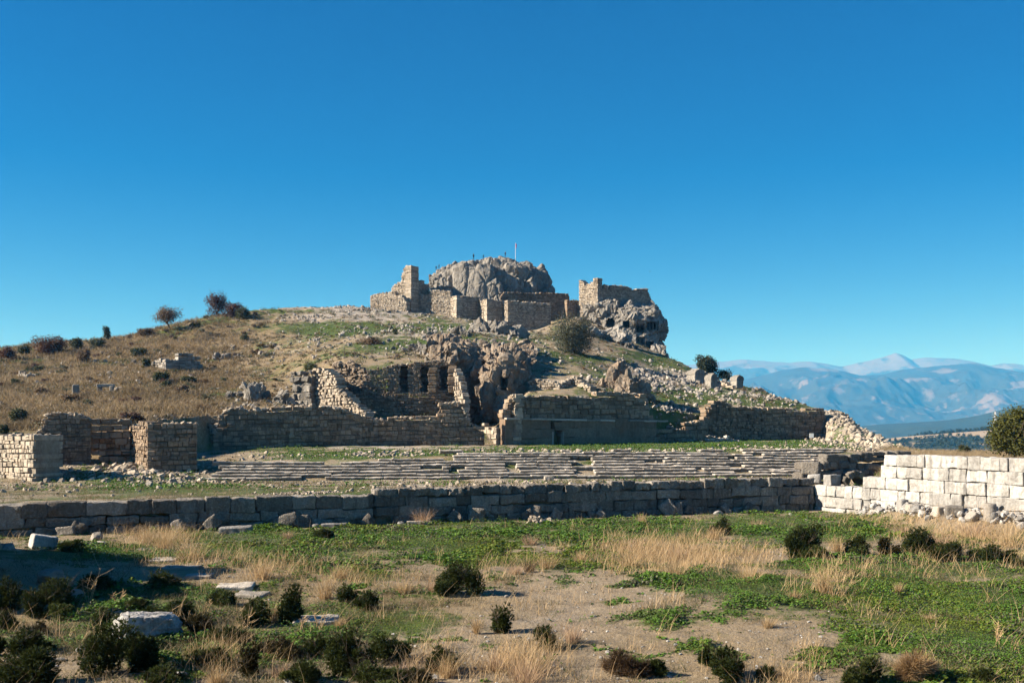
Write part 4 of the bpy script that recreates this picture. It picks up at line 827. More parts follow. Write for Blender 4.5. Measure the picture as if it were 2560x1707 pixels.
outcrop("rock_outcrop", "pale grey rock ledge sloping below the rock tombs", 1470, 1590, 850, D_at(1530, 852), 9, 3.6, spread=2.0, hsc=.7)
outcrop("rock_outcrop", "dark boulder mass at the foot of the tomb cliff's right end", 1640, 1668, 888, 280, 3, 3.6, spread=1, hsc=1.2)
outcrop("rock_outcrop", "pair of angular grey rocks on the dry slope above the long terrace wall", 565, 612, 996, D_at(590, 996), 3, 1.6, spread=1)
outcrop("rock_outcrop", "big rounded grey rock just left of the grey broken pier", 622, 668, 1000, D_at(645, 1000), 4, 2.0, spread=1, hsc=1.1)
outcrop("rock_outcrop", "row of grey rocks on the slope left of the bath ruin's pier", 690, 730, 1010, D_at(705, 1008), 4, 1.7, spread=1)
outcrop("rock_outcrop", "rubbly dark outcrop behind the low left part of the bath ruin", 832, 925, 930, 157.5, 12, 2.3, 'rockw', spread=1.5, hsc=1.1)
outcrop("rock_outcrop", "low grey boulders scattered on the grass above the bath ruin", 1005, 1120, 880, D_at(1060, 880), 7, 1.6, spread=4, hsc=.7)
outcrop("rock_outcrop", "pale boulders on the slope between the gully and the middle bastion", 1060, 1180, 860, D_at(1120, 850), 9, 2.0, spread=8, hsc=.7)
outcrop("rock_outcrop", "low ridge of broken stone on the dry slope beside the grey ruin wall", 520, 610, 896, D_at(565, 896), 10, 1.1, 'rubg', spread=1, sub=3)

# small ruins on the dry slope
d0 = D_at(440, 930); ruin("ruined_wall", "small ruin with a dark front and pale left end on the dry slope", [(414, d0 - 1, 508, d0 + 3, [(412, 899), (445, 897), (450, 886), (482, 884), (486, 892), (500, 897), (508, 910)], dict(ch=(.45, .7), bl=(.6, 1.2), th=2.2, cap=16, zb=None)), (414.5, d0 - 1, 379, d0 + 5, [(376, 903), (395, 899), (414, 899)], dict(ch=(.3, .5), bl=(.4, .8), th=1.5, cap=20))], 'rubg')
d1 = D_at(60, 950); ruin("ruined_wall", "little grey wall stub beside a green bush on the far left slope", [(66, d1, 90, d1 + 1, [(64, 931), (80, 932), (90, 938)], dict(ch=(.5, .8), bl=(.7, 1.2), th=1.2, cap=3)), (66, d1, 44, d1 + 4, [(42, 931), (66, 931)], dict(ch=(.4, .6), bl=(.5, .9), th=1, cap=4))], 'rubg')
d2 = D_at(187, 992); p = HP(190, d2); s = d2 / F; mb = MB(); add_blocks(mb, [p + [0, 0, 14 * s]], [[8 * s, 8 * s, 16 * s]], rotz(.35), .12, 9, .08); add_rock(mb, p + [-11 * s, 0, 3 * s], np.array([5, 5, 7]) * s, 3)
tag(mb.build("stone_post", M['rubg'], loc=p), "upright rectangular stone pillar standing in dry grass on the left slope", "stone pillar")
d3 = D_at(264, 984); p = HP(264, d3); s = d3 / F; tr = empty("stone_doorframe", p, "small freestanding stone doorframe of two posts and a lintel in dry grass", "doorframe")
for nm, x, z, hw, hh in (("post", -15, 7, 5, 12), ("post", 15, 7, 4.5, 12), ("lintel", 0, 20.5, 21, 4)):
    mb = MB(); add_blocks(mb, [p + np.array([x, 0, z]) * s], [[hw * s, 5 * s, hh * s]], rotz(.12), .07, 8, .05); mb.build(nm, M['rubg'], tr, loc=tr.location)
d4 = D_at(580, 875); p = HP(580, d4); s = d4 / F; mb = MB()
for i in range(9): add_rock(mb, p + np.array([rng.normal() * 6, 0, i * 2.6]) * s * (1 - i * .06), np.array([7, 6, 5]) * s * (1 - i * .06), 3)
tag(mb.build("stone_stub", M['rubble'], loc=p), "stumpy pale cone of masonry standing alone high on the dry slope", "ruin stub")

# tombs on the right ridge
def sarcophagus(px, y, w, h, label, rnd=True, D=None, lean_=.0, mat='rock'):
    d = D or D_at(px, y, 150, 280); p = HP(px, d); s = d / F; root = empty("sarcophagus", p, label, "sarcophagus"); A = rotz(.5)
    mb = MB(); add_blocks(mb, [p + [0, 0, h * .28 * s]], [[w * .46 * s, w * .5 * s, h * .34 * s]], A, .1, 9, .07); mb.build("chest", M[mat], root, loc=root.location)
    n = 9; a = np.linspace(0, math.pi, n); hw = w * .5 * s; hh = h * .36 * s; V = []; L = w * .54 * s
    for yy in (-L, L):
        for t in a: V.append((math.cos(t) * hw, yy, hh * math.sin(t) ** .8 * (1.0)))
    V = np.array(V); f = [(i, i + 1, n + i + 1, n + i) for i in range(n - 1)]; V = V @ A + p + [0, 0, h * .60 * s]; V = V + .08 * fbm(V * 1.5, 2)[:, None]
    mb = MB(); mb.add(V, f); c1 = list(range(n)); mb.add(V[:n], [c1]); mb.add(V[n:], [c1[::-1]])
    add_blocks(mb, [p + [0, 0, h * .98 * s]], [[w * .07 * s, L * .9, h * .05 * s]], A, .05, 4, .03); mb.build("lid", M[mat], root, loc=root.location)
sarcophagus(1739, 950, 34, 36, "squat chest sarcophagus with a crumbling lid, leftmost on the ridge", D=205)
sarcophagus(1778, 956, 24, 38, "tall upright sarcophagus with a chipped lid under the dark tree", D=196)
sarcophagus(1761, 945, 14, 24, "small pale sarcophagus standing between two larger ones", D=214)
sarcophagus(1842, 971, 24, 32, "house shaped sarcophagus with a rounded gable lid alone on the ridge", D=203)
outcrop("stone_stub", "weathered stub of pale stones right of the house shaped sarcophagus", 1884, 1906, 972, 198, 4, 1.0, 'rubble', "ruin stub", spread=.4, hsc=1.1, sub=3)
ruin("low_wall", "straight smooth low wall sloping down the ridge between the tombs", [(1790, 206, 1832, 200, [(1788, 947), (1832, 963)], dict(ch=(.4, .5), bl=(1, 2), th=.8, cap=0, bev=.03))], 'rubble', "ruined wall")

# ------------------------------------------------------------------ rubble and pebbles (uncountable)
def scatter_rubble(name, label_mat, zones, sub=1, thin=1.0):
    mb = MB(); Ps = []; Ss = []
    for (px, y, D, rx, rD, n, s0, s1) in zones:
        n = int(n * thin)
        dc = D if D else D_at(px, y, 70, 300)
        a = rng.normal(size=(n, 2)); d = dc + a[:, 1] * rD; x = ku(px + a[:, 0] * rx) * d; z = terrain(x, d)
        s = s0 + (s1 - s0) * rng.random(n) ** 3.5; Ps.append(np.stack([x, d, z + s * .15], -1)); Ss.append(s)
    P = np.concatenate(Ps); S = np.concatenate(Ss); ok = (P[:, 1] > wallD(P[:, 0] / P[:, 1] * F + HX) + 1.2); P, S = P[ok], S[ok]
    K = 40; V0, F0 = RP[sub][0]; nv = len(V0); L = [(RP[sub][i % len(RP[sub])][0] * [1, rng.uniform(.6, 1), rng.uniform(.5, .9)]) @ rrot(.6) for i in range(K)]
    L = np.array(L); k = rng.integers(0, K, len(P)); V = L[k] * S[:, None, None] + P[:, None, :]
    f = (F0[None] + (np.arange(len(P)) * nv)[:, None, None]).reshape(-1, 3); mb.add(V.reshape(-1, 3), f, np.repeat(rng.random(len(P)), len(F0)))
    return tag(mb.build(name, M[label_mat]), kind="stuff")
scatter_rubble("stadium_rubble", 'rubble', thin=.55, zones=[
    (440, 0, 98, 80, 6, 900, .05, .38), (360, 0, 104, 60, 4, 350, .1, .5), (300, 0, 106, 45, 3.0, 320, .12, .75), (150, 0, 104, 60, 5, 260, .1, .5), (500, 0, 104, 30, 5, 300, .06, .4), (100, 0, 85, 120, 8, 350, .05, .3),
    (760, 0, 66, 45, 1.2, 700, .05, .2), (1150, 0, 88, 180, 9, 800, .05, .3), (1300, 0, 72, 200, 2, 420, .05, .3), (960, 0, 118, 60, 2.5, 500, .06, .45), (1200, 0, 124, 180, 4, 500, .05, .35), (700, 0, 118, 120, 3.0, 300, .06, .4),
    (1440, 0, 122, 90, 2.5, 380, .06, .55), (1750, 0, 124, 200, 3, 600, .06, .4), (1920, 0, 130, 120, 5, 420, .06, .4), (1950, 0, 102, 120, 5, 200, .05, .3), (1600, 0, 85, 300, 6, 200, .05, .2), (700, 0, 85, 250, 10, 500, .04, .22)])
scatter_rubble("spur_rubble", 'rubble', thin=.55, zones=[(2100, 0, 168, 35, 5, 420, .1, .7), (2130, 0, 158, 40, 8, 600, .08, .6), (2170, 0, 150, 30, 8, 500, .1, .75), (2200, 0, 138, 30, 8, 350, .08, .6), (2090, 0, 172, 20, 3, 200, .2, .8), (2060, 0, 150, 60, 10, 400, .06, .35), (2240, 0, 132, 40, 6, 200, .06, .4), (2150, 0, 128, 60, 8, 300, .06, .4), (2290, 0, 115, 40, 6, 150, .06, .35)])
scatter_rubble("hill_rubble", 'rubg', thin=.36, zones=[
    (900, 775, None, 70, 6, 900, .12, .7), (770, 795, None, 45, 4, 450, .12, .6), (1000, 765, None, 70, 5, 500, .1, .6), (960, 830, None, 110, 7, 500, .12, .7), (1050, 825, None, 90, 6, 400, .12, .8), (1100, 795, None, 90, 6, 450, .1, .6), (880, 850, None, 120, 6, 320, .12, .7),
    (1000, 880, None, 130, 8, 420, .1, .6), (1180, 870, None, 80, 6, 250, .15, .9), (1300, 850, None, 80, 8, 250, .1, .6), (1700, 950, None, 70, 12, 1500, .12, .9), (1640, 955, None, 50, 10, 700, .12, .8), (1780, 985, None, 100, 8, 1000, .1, .7), (1900, 992, None, 60, 5, 500, .1, .6), (1570, 985, None, 60, 5, 300, .1, .7),
    (1560, 905, None, 120, 10, 300, .1, .6), (1400, 890, None, 60, 6, 200, .1, .6), (1340, 910, None, 30, 4, 160, .1, .5), (1700, 1030, None, 40, 2.5, 700, .12, .6), (800, 870, None, 120, 10, 250, .1, .5), (600, 905, None, 80, 10, 160, .1, .5), (640, 1005, None, 60, 5, 180, .1, .6), (700, 1020, None, 100, 2, 260, .15, .7), (560, 1010, None, 40, 4, 120, .1, .5),
    (1000, 800, None, 200, 14, 900, .08, .5), (850, 830, None, 160, 14, 700, .08, .5), (1150, 820, None, 160, 10, 600, .08, .5), (1500, 880, None, 110, 12, 600, .08, .4), (1420, 930, None, 90, 8, 300, .08, .4), (700, 880, None, 120, 14, 400, .08, .45), (480, 950, None, 200, 25, 500, .1, .5), (250, 950, None, 180, 25, 900, .1, .8), (330, 900, None, 160, 25, 500, .1, .7), (150, 920, None, 120, 20, 400, .1, .8), (120, 1040, None, 60, 4, 120, .1, .5), (420, 1060, None, 40, 3, 150, .15, .6), (1970, 990, None, 40, 3, 200, .15, .6), (1940, 1018, None, 90, 3, 160, .1, .5), (1400, 800, None, 90, 6, 150, .1, .6), (1240, 800, None, 60, 4, 120, .1, .6)])
def pebbles():
    n = 9000; D = np.exp(rng.uniform(math.log(21), math.log(72), n)); px = rng.uniform(-150, 2710, n); x = ku(px) * D
    g, r, d, p, y = masks(x, D); keep = (D < wallD(px) - .2) & (rng.random(n) < np.clip(.85 - 1.1 * g - .4 * d + .3 * fbm(xyz(x * .4, D * .4), 3), .03, 1)); x, D = x[keep], D[keep]; n = len(x)
    s = .012 + .05 * rng.random(n) ** 4; z = terrain(x, D) + s * .2; mb = MB(); V0, F0 = RP[1][0]; nv = len(V0); L = np.array([RP[1][i % 14][0] @ rrot(.5) for i in range(30)]); k = rng.integers(0, 30, n)
    V = L[k] * (s[:, None] * [1, 1, .7])[:, None, :] + np.stack([x, D, z], -1)[:, None, :]; f = (F0[None] + (np.arange(n) * nv)[:, None, None]).reshape(-1, 3)
    mb.add(V.reshape(-1, 3), f, np.repeat(rng.random(n), len(F0))); tag(mb.build("pebbles", M['white']), kind="stuff")
pebbles()

# ------------------------------------------------------------------ leaves and blades
def leaf_quads(C, Nn, L, W, tone):
    """diamond leaves: centres, facing normals, lengths, widths"""
    n = len(C); r = rng.normal(size=(n, 3)); t = np.cross(Nn, r); t /= np.linalg.norm(t, axis=1, keepdims=True) + 1e-9; b = np.cross(Nn, t)
    L = np.broadcast_to(L, (n,))[:, None]; W = np.broadcast_to(W, (n,))[:, None]
    V = np.stack([C - t * L * .5, C + b * W * .5, C + t * L * .5, C - b * W * .5], 1); f = np.arange(4 * n).reshape(n, 4); return V.reshape(-1, 3), f, tone
def blades(P, H, lean_, W, tone, bend=.35, seg=2):
    """grass blades: root points, heights, horizontal lean vectors (n,2), widths"""
    n = len(P); a = rng.uniform(0, 2 * math.pi, n); side = np.stack([np.cos(a), np.sin(a), np.zeros(n)], -1) * np.broadcast_to(W, (n,))[:, None] * .5; V = []
    for k in range(seg + 1):
        t = k / seg; c = P + np.stack([lean_[:, 0] * t * (1 - bend + bend * t * 1.6), lean_[:, 1] * t * (1 - bend + bend * t * 1.6), H * (t - .12 * t * t)], -1); w = 1 - .8 * t
        V += [c - side * w, c + side * w]
    V = np.stack(V, 1); m = V.shape[1]; q = np.array([[2 * k, 2 * k + 1, 2 * k + 3, 2 * k + 2] for k in range(seg)]); f = (q[None] + (np.arange(n) * m)[:, None, None]).reshape(-1, 4)
    return V.reshape(-1, 3), f, np.repeat(np.broadcast_to(tone, (n,)), seg)

def ground_cover():
    n = 800000; D = 21 / np.sqrt(1 - rng.random(n) * (1 - (21 / 74) ** 2)) if False else np.exp(rng.uniform(math.log(21.5), math.log(73), n)); px = rng.uniform(-160, 2720, n); x = ku(px) * D
    g, r, d, p, y = masks(x, D); fine = fbm(xyz(x * 1.6, D * 1.6, 7), 3); keep = (D < wallD(px) - .15) & (rng.random(n) < np.clip((g + .55 * fine - .34) * 1.5, 0, 1) ** 1.4)
    keep &= ~((np.abs(x + 22.5) < 4) & (np.abs(D - 42) < 3))
    x, D, g, px, y = x[keep], D[keep], g[keep], px[keep], y[keep]; n = len(x)
    low = np.clip(blob(px, y, [(2330, 1530, 330, 110, 1), (1000, 1555, 200, 50, 1), (460, 1640, 90, 60, .6)]), 0, 1)
    hump = np.clip(.45 + 1.3 * fbm(xyz(x * .9, D * .9, 3), 3), 0, 1.25) * np.clip((g - .35) * 1.8, 0, 1) * (1 - .65 * low)
    z = terrain(x, D) + hump * .30 * rng.random(n) ** .35 + .015; nn = np.stack([rng.normal(size=n) * .55 - .1, rng.normal(size=n) * .55, np.ones(n)], -1); nn /= np.linalg.norm(nn, axis=1, keepdims=True)
    s = (.05 + .04 * rng.random(n)) * (1 + (D - 22) / 60) * (1 - .35 * low); tn = np.clip(rng.random(n) * .7 + .3 * hump - .25 * low * 0, 0, 1)
    sp = fbm(xyz(x * .45, D * .45, 27), 3) + .25 * rng.normal(size=n); s = s * np.clip(1 + 1.0 * fbm(xyz(x * .4, D * .4, 29), 3), .55, 1.7)
    yl = fbm(xyz(x * .18, D * .18, 15), 3) + .5 * low - .12 > rng.random(n) * .5; dull = ~yl & (sp > .3); pale = ~yl & ~dull & (sp < -.42)
    for nm, sel, mat in (("clover_cover", ~yl & ~dull & ~pale, 'clover'), ("yellow_clover_cover", yl, 'cloverY'), ("olive_weed_cover", dull, 'weed'), ("pale_weed_cover", pale, 'olive')):
        mb = MB(); mb.add(*leaf_quads(np.stack([x, D, z], -1)[sel], nn[sel], s[sel], s[sel] * .85, tn[sel])); tag(mb.build(nm, M[mat]), kind="stuff")
ground_cover()
STRAWZ = [(1620, 1390, 170, 45, .9), (2450, 1330, 170, 45, 1.2), (2250, 1300, 160, 16, .9), (1800, 1400, 180, 40, .6), (640, 1420, 120, 40, .7), (400, 1350, 110, 40, .9), (1330, 1680, 120, 50, .7), (860, 1440, 120, 40, .6), (2080, 1450, 90, 40, .6), (1940, 1690, 90, 40, .5), (2320, 1420, 220, 30, .4), (1250, 1420, 90, 30, .4), (560, 1650, 110, 60, .5), (1050, 1470, 140, 20, .5), (1110, 1680, 160, 40, .4), (2350, 1600, 250, 90, .16)]
def field_grass():
    n = 520000; D = np.exp(rng.uniform(math.log(21.5), math.log(74), n)); px = rng.uniform(-160, 2720, n); x = ku(px) * D; g, r, d, p, y = masks(x, D)
    s = blob(px, y, STRAWZ); cl = fbm(xyz(x * .9, D * .9, 41), 3); okd = D < wallD(px) - .1
    a = okd & (rng.random(n) < np.clip((s * .55 + .35 * cl - .12), 0, .8))
    pr = np.clip((.25 + .5 * cl) * (.25 + .8 * d) * (1 - .6 * g), 0, 1); b = okd & ~a & (rng.random(n) < pr * .42)
    c = okd & ~a & ~b & (rng.random(n) < np.clip(g - .15, 0, 1) * .2 * (cl > -.15) + .25 * np.clip(blob(px, y, [(400, 1640, 330, 70, 1), (900, 1640, 200, 60, .7)]), 0, 1) * (cl > 0))
    for nm, sel, mat, h0, h1, w in (("tall_dry_grass", a, 'straw', .22, .95, .014), ("short_dry_grass", b, 'gold2', .05, .18, .012), ("short_green_grass", c, 'ggrass', .06, .24, .012)):
        X, Y = x[sel], D[sel]; m = len(X); H = (h0 + (h1 - h0) * rng.random(m) ** 1.7); lean2 = rng.normal(size=(m, 2)) * H[:, None] * .38 + [.06, 0]
        mb = MB(); mb.add(*blades(np.stack([X, Y, terrain(X, Y) - .02], -1), H, lean2, w * (.6 + Y / 60), rng.random(m))); tag(mb.build(nm, M[mat]), kind="stuff")
field_grass()
def weeds():
    n = 300000; D = np.exp(rng.uniform(math.log(21.5), math.log(132), n)); px = rng.uniform(-160, 2720, n); x = ku(px) * D; g, r, d, p, y = masks(x, D); cl = fbm(xyz(x * .7, D * .7, 71), 3); c2 = fbm(xyz(x * .15, D * .15, 77), 3)
    seat = (D > 102) & (D < 116) & (px > 505) & (px < 2120); inf = D < wallD(px) - .2; back = D > wallD(px) + 1.4; wl = inf * np.clip(blob(px, y, [(320, 1590, 380, 110, 1), (850, 1560, 330, 90, .8)]) , 0, 1)
    keep = (inf | back) & ~seat & (rng.random(n) < np.clip((cl + .25 * c2 - .12) * 1.3 * (.35 + .65 * d) + .35 * wl * (cl > -.1) + .3 * back * (cl > -.15), 0, .9) * np.where(blob(px, y, BARE) > .5, .55, 1)); x, D, cl, c2 = x[keep], D[keep], cl[keep], c2[keep]; m = len(x); k = 3; far = sstep(60, 100, D)
    mt = rng.random(m) + .5 * c2
    for nm, sel, mat in (("brown_weeds", mt < .35, 'gold2'), ("straw_weeds", (mt >= .35) & (mt < .62), 'gold'), ("green_weeds", mt >= .62, 'hillg')):
        X = np.repeat(x[sel], k); Y = np.repeat(D[sel], k); f_ = np.repeat(far[sel], k); q = len(X); X = X + rng.normal(size=q) * .05 * (1 + f_ * 2); Y = Y + rng.normal(size=q) * .05; H = .08 + .26 * rng.random(q) ** 1.6
        mb = MB(); mb.add(*blades(np.stack([X, Y, terrain(X, Y) - .02], -1), H, rng.normal(size=(q, 2)) * H[:, None] * .6, .016 + .03 * f_, rng.random(q), seg=1)); tag(mb.build(nm, M[mat]), kind="stuff")
weeds()
def hill_grass():
    n = 150000; D = rng.uniform(116, 300, n); px = rng.uniform(-250, 2330, n); x = ku(px) * D; g, r, d, p, y = masks(x, D); yb = y
    kd = np.interp(px, _cp, _cD[:, 4]); ok = (D > kd + 1) & (D < np.interp(px, _cp, _cD[:, 8]) + 8)
    big = sstep(760, 520, px); cl = fbm(xyz(x * .12, D * .12, 4), 3); cl2 = fbm(xyz(x * .5, D * .5, 14), 3)
    keep = ok & (rng.random(n) < np.clip((d - .25 + .55 * cl2 + .25 * cl) * (.5 + .6 * big) - .8 * g * (1 - .3 * big), 0, 1)); x, D, cl, big = x[keep], D[keep], cl[keep], big[keep]; m = len(x); z = terrain(x, D)
    gold = (cl + .8 * fbm(xyz(x * .35, D * .35, 66), 3) + rng.normal(size=m) * .18 > .02); k = 7
    for nm, sel, mat in (("golden_hill_grass", gold, 'gold'), ("brown_hill_grass", ~gold, 'gold2')):
        X = np.repeat(x[sel], k); Y = np.repeat(D[sel], k); Z = np.repeat(z[sel], k); B = np.repeat(big[sel], k); q = len(X); sp = .25 + .35 * B; X = X + rng.normal(size=q) * sp; Y = Y + rng.normal(size=q) * sp
        H = (.22 + .55 * B) * (.4 + rng.random(q)); mb = MB(); mb.add(*blades(np.stack([X, Y, Z - .05], -1), H, rng.normal(size=(q, 2)) * H[:, None] * .55, .07 + .05 * B, rng.random(q), seg=1)); tag(mb.build(nm, M[mat]), kind="stuff")
    # low green herbs on the slopes and terraces
    n = 260000; D = rng.uniform(78, 292, n); px = rng.uniform(-150, 2300, n); x = ku(px) * D; g, r, d, p, y = masks(x, D); keep = (g > .5) & (rng.random(n) < (g - .38) * 1.3) & ~((D > 103) & (D < 113) & (px > 515) & (px < 2090)); x, D = x[keep], D[keep]; m = len(x)
    hump = np.clip(.3 + fbm(xyz(x * .45, D * .45, 8), 3), 0, 1); nn = rng.normal(size=(m, 3)) * .6 + [0, 0, 1]; nn /= np.linalg.norm(nn, axis=1, keepdims=True)
    mb = MB(); mb.add(*leaf_quads(np.stack([x, D, terrain(x, D) + hump * rng.random(m) * np.where(D < 135, .55, .3)], -1), nn, .16 + .12 * rng.random(m), .14, rng.random(m) * .8)); tag(mb.build("terrace_herbs", M['clover']), kind="stuff")
hill_grass()
def far_grass():
    n = 16000; D = rng.uniform(70, 132, n); px = rng.uniform(2190, 2760, n); x = ku(px) * D; ok = D > wallD(px) + 2 + 6 * (px < 2330); cl = fbm(xyz(x * .2, D * .2, 6), 3); ok &= rng.random(n) < np.clip(.5 + .7 * cl, .1, 1); x, D = x[ok], D[ok]; m = len(x); k = 6
    X = np.repeat(x, k) + rng.normal(size=m * k) * .18; Y = np.repeat(D, k) + rng.normal(size=m * k) * .18; H = .18 + .5 * rng.random(m * k) ** 2
    mb = MB(); mb.add(*blades(np.stack([X, Y, terrain(X, Y) - .03], -1), H, rng.normal(size=(m * k, 2)) * H[:, None] * .4, .03, rng.random(m * k), seg=1)); tag(mb.build("plateau_dry_grass", M['gold']), kind="stuff")
far_grass()
def far_trees():
    n = 2600; D = rng.uniform(1120, 1640, n); px = rng.uniform(2080, 2640, n); X = ku(px) * 1500; p = np.array(near_hill, float)
    v = (D - 1500) / 800 + .62; pv_ = np.where(v < .62, (v / .62) ** 1.15, 1 - ((np.maximum(v, .62) - .62) / .38) ** 1.5 * .9); ok = (v > .2) & (v < .72) & (fbm(xyz(X * .012, D * .012, 3), 3) < .22); X, D, px, v, pv_ = X[ok], D[ok], px[ok], v[ok], pv_[ok]
    zt = zy(np.interp(px, p[:, 0], p[:, 1]), 1500); Z = -60 + (zt + 60) * pv_ + 5 * (ridged(xyz(X * .012, D * .012, 2.), 6, .58) - .1) * np.sin(np.pi * v) ** .7; m = len(X); mb = MB(); k = 26
    c = np.repeat(np.stack([X, D, Z + 2.2], -1), k, 0); d = rng.normal(size=(m * k, 3)); d /= np.linalg.norm(d, axis=1, keepdims=True); s = np.repeat(1.6 + 2.2 * rng.random(m), k)[:, None]; P = c + d * s * rng.uniform(.5, 1, (m * k, 1)) * [1, 1, 1.1]
    mb.add(*leaf_quads(P, d, 1.9, 1.7, rng.random(m * k))); tag(mb.build("pine_woodland", M['forest']), kind="stuff")
far_trees()

def foliage(mb, c, w, h, dpt, lobes, n, L, W, tuft=0, up=.3, shell=.55, flat_base=True, tone=(0, 1)):
    """a crown of leaves through lobes spread in an ellipsoid of width w, height h, depth dpt standing on c"""
    lb = []
    for i in range(lobes):
        a = rng.uniform(0, 2 * math.pi); q = rng.random() ** .5 * .62; z = rng.uniform(.25, .78); k = rng.uniform(.30, .5) * (1.15 - .4 * abs(z - .4))
        lb.append((math.cos(a) * q * .5 * w, math.sin(a) * q * .5 * dpt, z * h, k * w * .5, k * dpt * .5, k * h * .62))
    lb.append((0, 0, h * .42, w * .30, dpt * .30, h * .40)); lb = np.array(lb); vol = lb[:, 3] * lb[:, 4] * lb[:, 5]; i = rng.choice(len(lb), n, p=vol ** .67 / (vol ** .67).sum())
    d = rng.normal(size=(n, 3)); d /= np.linalg.norm(d, axis=1, keepdims=True); r = shell + (1 - shell) * rng.random((n, 1)) ** .6; r = r * (1 + .16 * rng.normal(size=(n, 1)))
    P = lb[i, :3] + d * r * lb[i, 3:]; P[:, 2] = np.abs(P[:, 2] - .03 * h) + .03 * h if flat_base else P[:, 2]; P = P + c
    lt = np.clip(rng.random(len(lb))[i] * .5 + rng.random(n) * .5, 0, 1) * (tone[1] - tone[0]) + tone[0]
    if tuft:      # sprigs of narrow needles
        k = tuft; o = d + rng.normal(size=(n, 3)) * .25 + [0, 0, up]; o = np.repeat(o, k, 0) + rng.normal(size=(n * k, 3)) * .55; o /= np.linalg.norm(o, axis=1, keepdims=True); B = np.repeat(P, k, 0); r2 = rng.normal(size=(n * k, 3)); sd_ = np.cross(o, r2); sd_ /= np.linalg.norm(sd_, axis=1, keepdims=True) + 1e-9
        ll = L * rng.uniform(.5, 1.2, (n * k, 1)); V = np.stack([B - sd_ * W * .5, B + sd_ * W * .5, B + o * ll], 1); mb.add(V.reshape(-1, 3), np.arange(3 * n * k).reshape(-1, 3), np.repeat(lt, k))
    else:
        nn = d + rng.normal(size=(n, 3)) * .7 + [0, 0, up]; nn /= np.linalg.norm(nn, axis=1, keepdims=True); mb.add(*leaf_quads(P, nn, L * rng.uniform(.6, 1.3, n), W * rng.uniform(.6, 1.2, n), lt))
def tube(mb, pts, rad, n=5, tone=.5):
    pts = np.asarray(pts, float); m = len(pts); a = np.linspace(0, 2 * math.pi, n, endpoint=False); V = []
    for i in range(m):
        t = pts[min(i + 1, m - 1)] - pts[max(i - 1, 0)]; t = t / (np.linalg.norm(t) + 1e-9); x = np.cross(t, [.3, .9, .1]); x /= np.linalg.norm(x); y = np.cross(t, x); V.append(pts[i] + rad[i] * (np.cos(a)[:, None] * x + np.sin(a)[:, None] * y))
    f = [(i * n + j, i * n + (j + 1) % n, (i + 1) * n + (j + 1) % n, (i + 1) * n + j) for i in range(m - 1) for j in range(n)]; mb.add(np.concatenate(V), f, tone)
def limbs(mb, c, w, h, n, r0, trunk=.3):
    """a trunk that forks into n tapering limbs"""
    top = np.array([rng.normal() * .05 * w, rng.normal() * .05 * w, trunk * h]) + c; tube(mb, [c + [0, 0, -.1 * h * .3], (c + top) / 2 + [rng.normal() * .03 * w, 0, 0], top], [r0, r0 * .8, r0 * .7])
    for i in range(n):
        a = rng.uniform(0, 2 * math.pi); e = top + np.array([math.cos(a) * w * .38 * rng.random() ** .4, math.sin(a) * w * .38, (.9 - trunk) * h * rng.uniform(.5, 1)]); md = (top + e) / 2 + rng.normal(size=3) * .06 * w; tube(mb, [top, md, e], [r0 * .5, r0 * .3, r0 * .1], 4)
        for j in range(3): e2 = e + np.array([rng.normal() * .14 * w, rng.normal() * .14 * w, rng.uniform(0, .14) * h]); tube(mb, [md, (md + e2) / 2 + rng.normal(size=3) * .03 * w, e2], [r0 * .25, r0 * .15, r0 * .06], 3)

def tree(name, px, y, w, h, mat, label, n, leaf, lobes=9, cat="tree", D=None, trunk=.2, shell=.45, group=None, nl=6, dsc=.9):
    d = D or D_at(px, y, 110, 300); p = HP(px, d); s = d / F; root = empty(name, p, label, cat, group); mb = MB(); tk = MB()
    dn = .14 * h * s if cat == 'bush' or mat == 'olive' else 0.
    foliage(mb, p + [0, 0, trunk * h * s * .6 - dn], w * s * 1.08, h * s * (1 - trunk * .6) * 1.05, w * s * dsc, int(lobes * 1.8), int(n * 1.25), leaf * .82, leaf * .5, shell=shell * .8, flat_base=False)
    limbs(tk, p, w * s, h * s, nl, .035 * w * s, max(trunk, .12)); mb.build("crown", M[mat], root, loc=root.location); tk.build("trunk", M['bark'], root, loc=root.location); return root
def shrub(px, y, w, h, mat, label, dens=1.0, group=None, D=None, leaf=None, wr=.26, tuft=9, name="shrub", cat="shrub", gp=None, twig=True):
    p = GP(px, y) if D is None else HP(px, D); s = p[1] / F; w, h = w * s, h * s; root = empty(name, p, label, cat, group); mb = MB(); tk = MB(); w *= 1.32; h *= 1.15; n = int(1150 * dens * max(.5, w * max(h, .5 * w)))
    L = leaf or .10; kk = int(rng.integers(3, 6)); wt = rng.uniform(.5, 1.2, kk); wt[0] = 1.3
    for j in range(kk):
        f_ = .62 if j == 0 else rng.uniform(.28, .52); hh = h * (1 if j == 0 else rng.uniform(.4, .85)); o = np.array([rng.uniform(-.5, .5) * w * (1 - f_) * 1.15, rng.uniform(-.35, .35) * w, -.06 * hh]) * (1 if j else .5)
        foliage(mb, p + o, w * f_, hh, w * f_ * .9, int(rng.integers(6, 12)), int(n * wt[j] / wt.sum()), L, L * wr, tuft=tuft, up=.5, shell=.35, tone=(rng.uniform(0, .25), rng.uniform(.75, 1.1))); mb.build("foliage", M[mat], root, loc=root.location)
    if twig: limbs(tk, p, w * .95, h * 1.15, 9, .014, .1); tk.build("stem", M['bark'], root, loc=root.location)
    return root
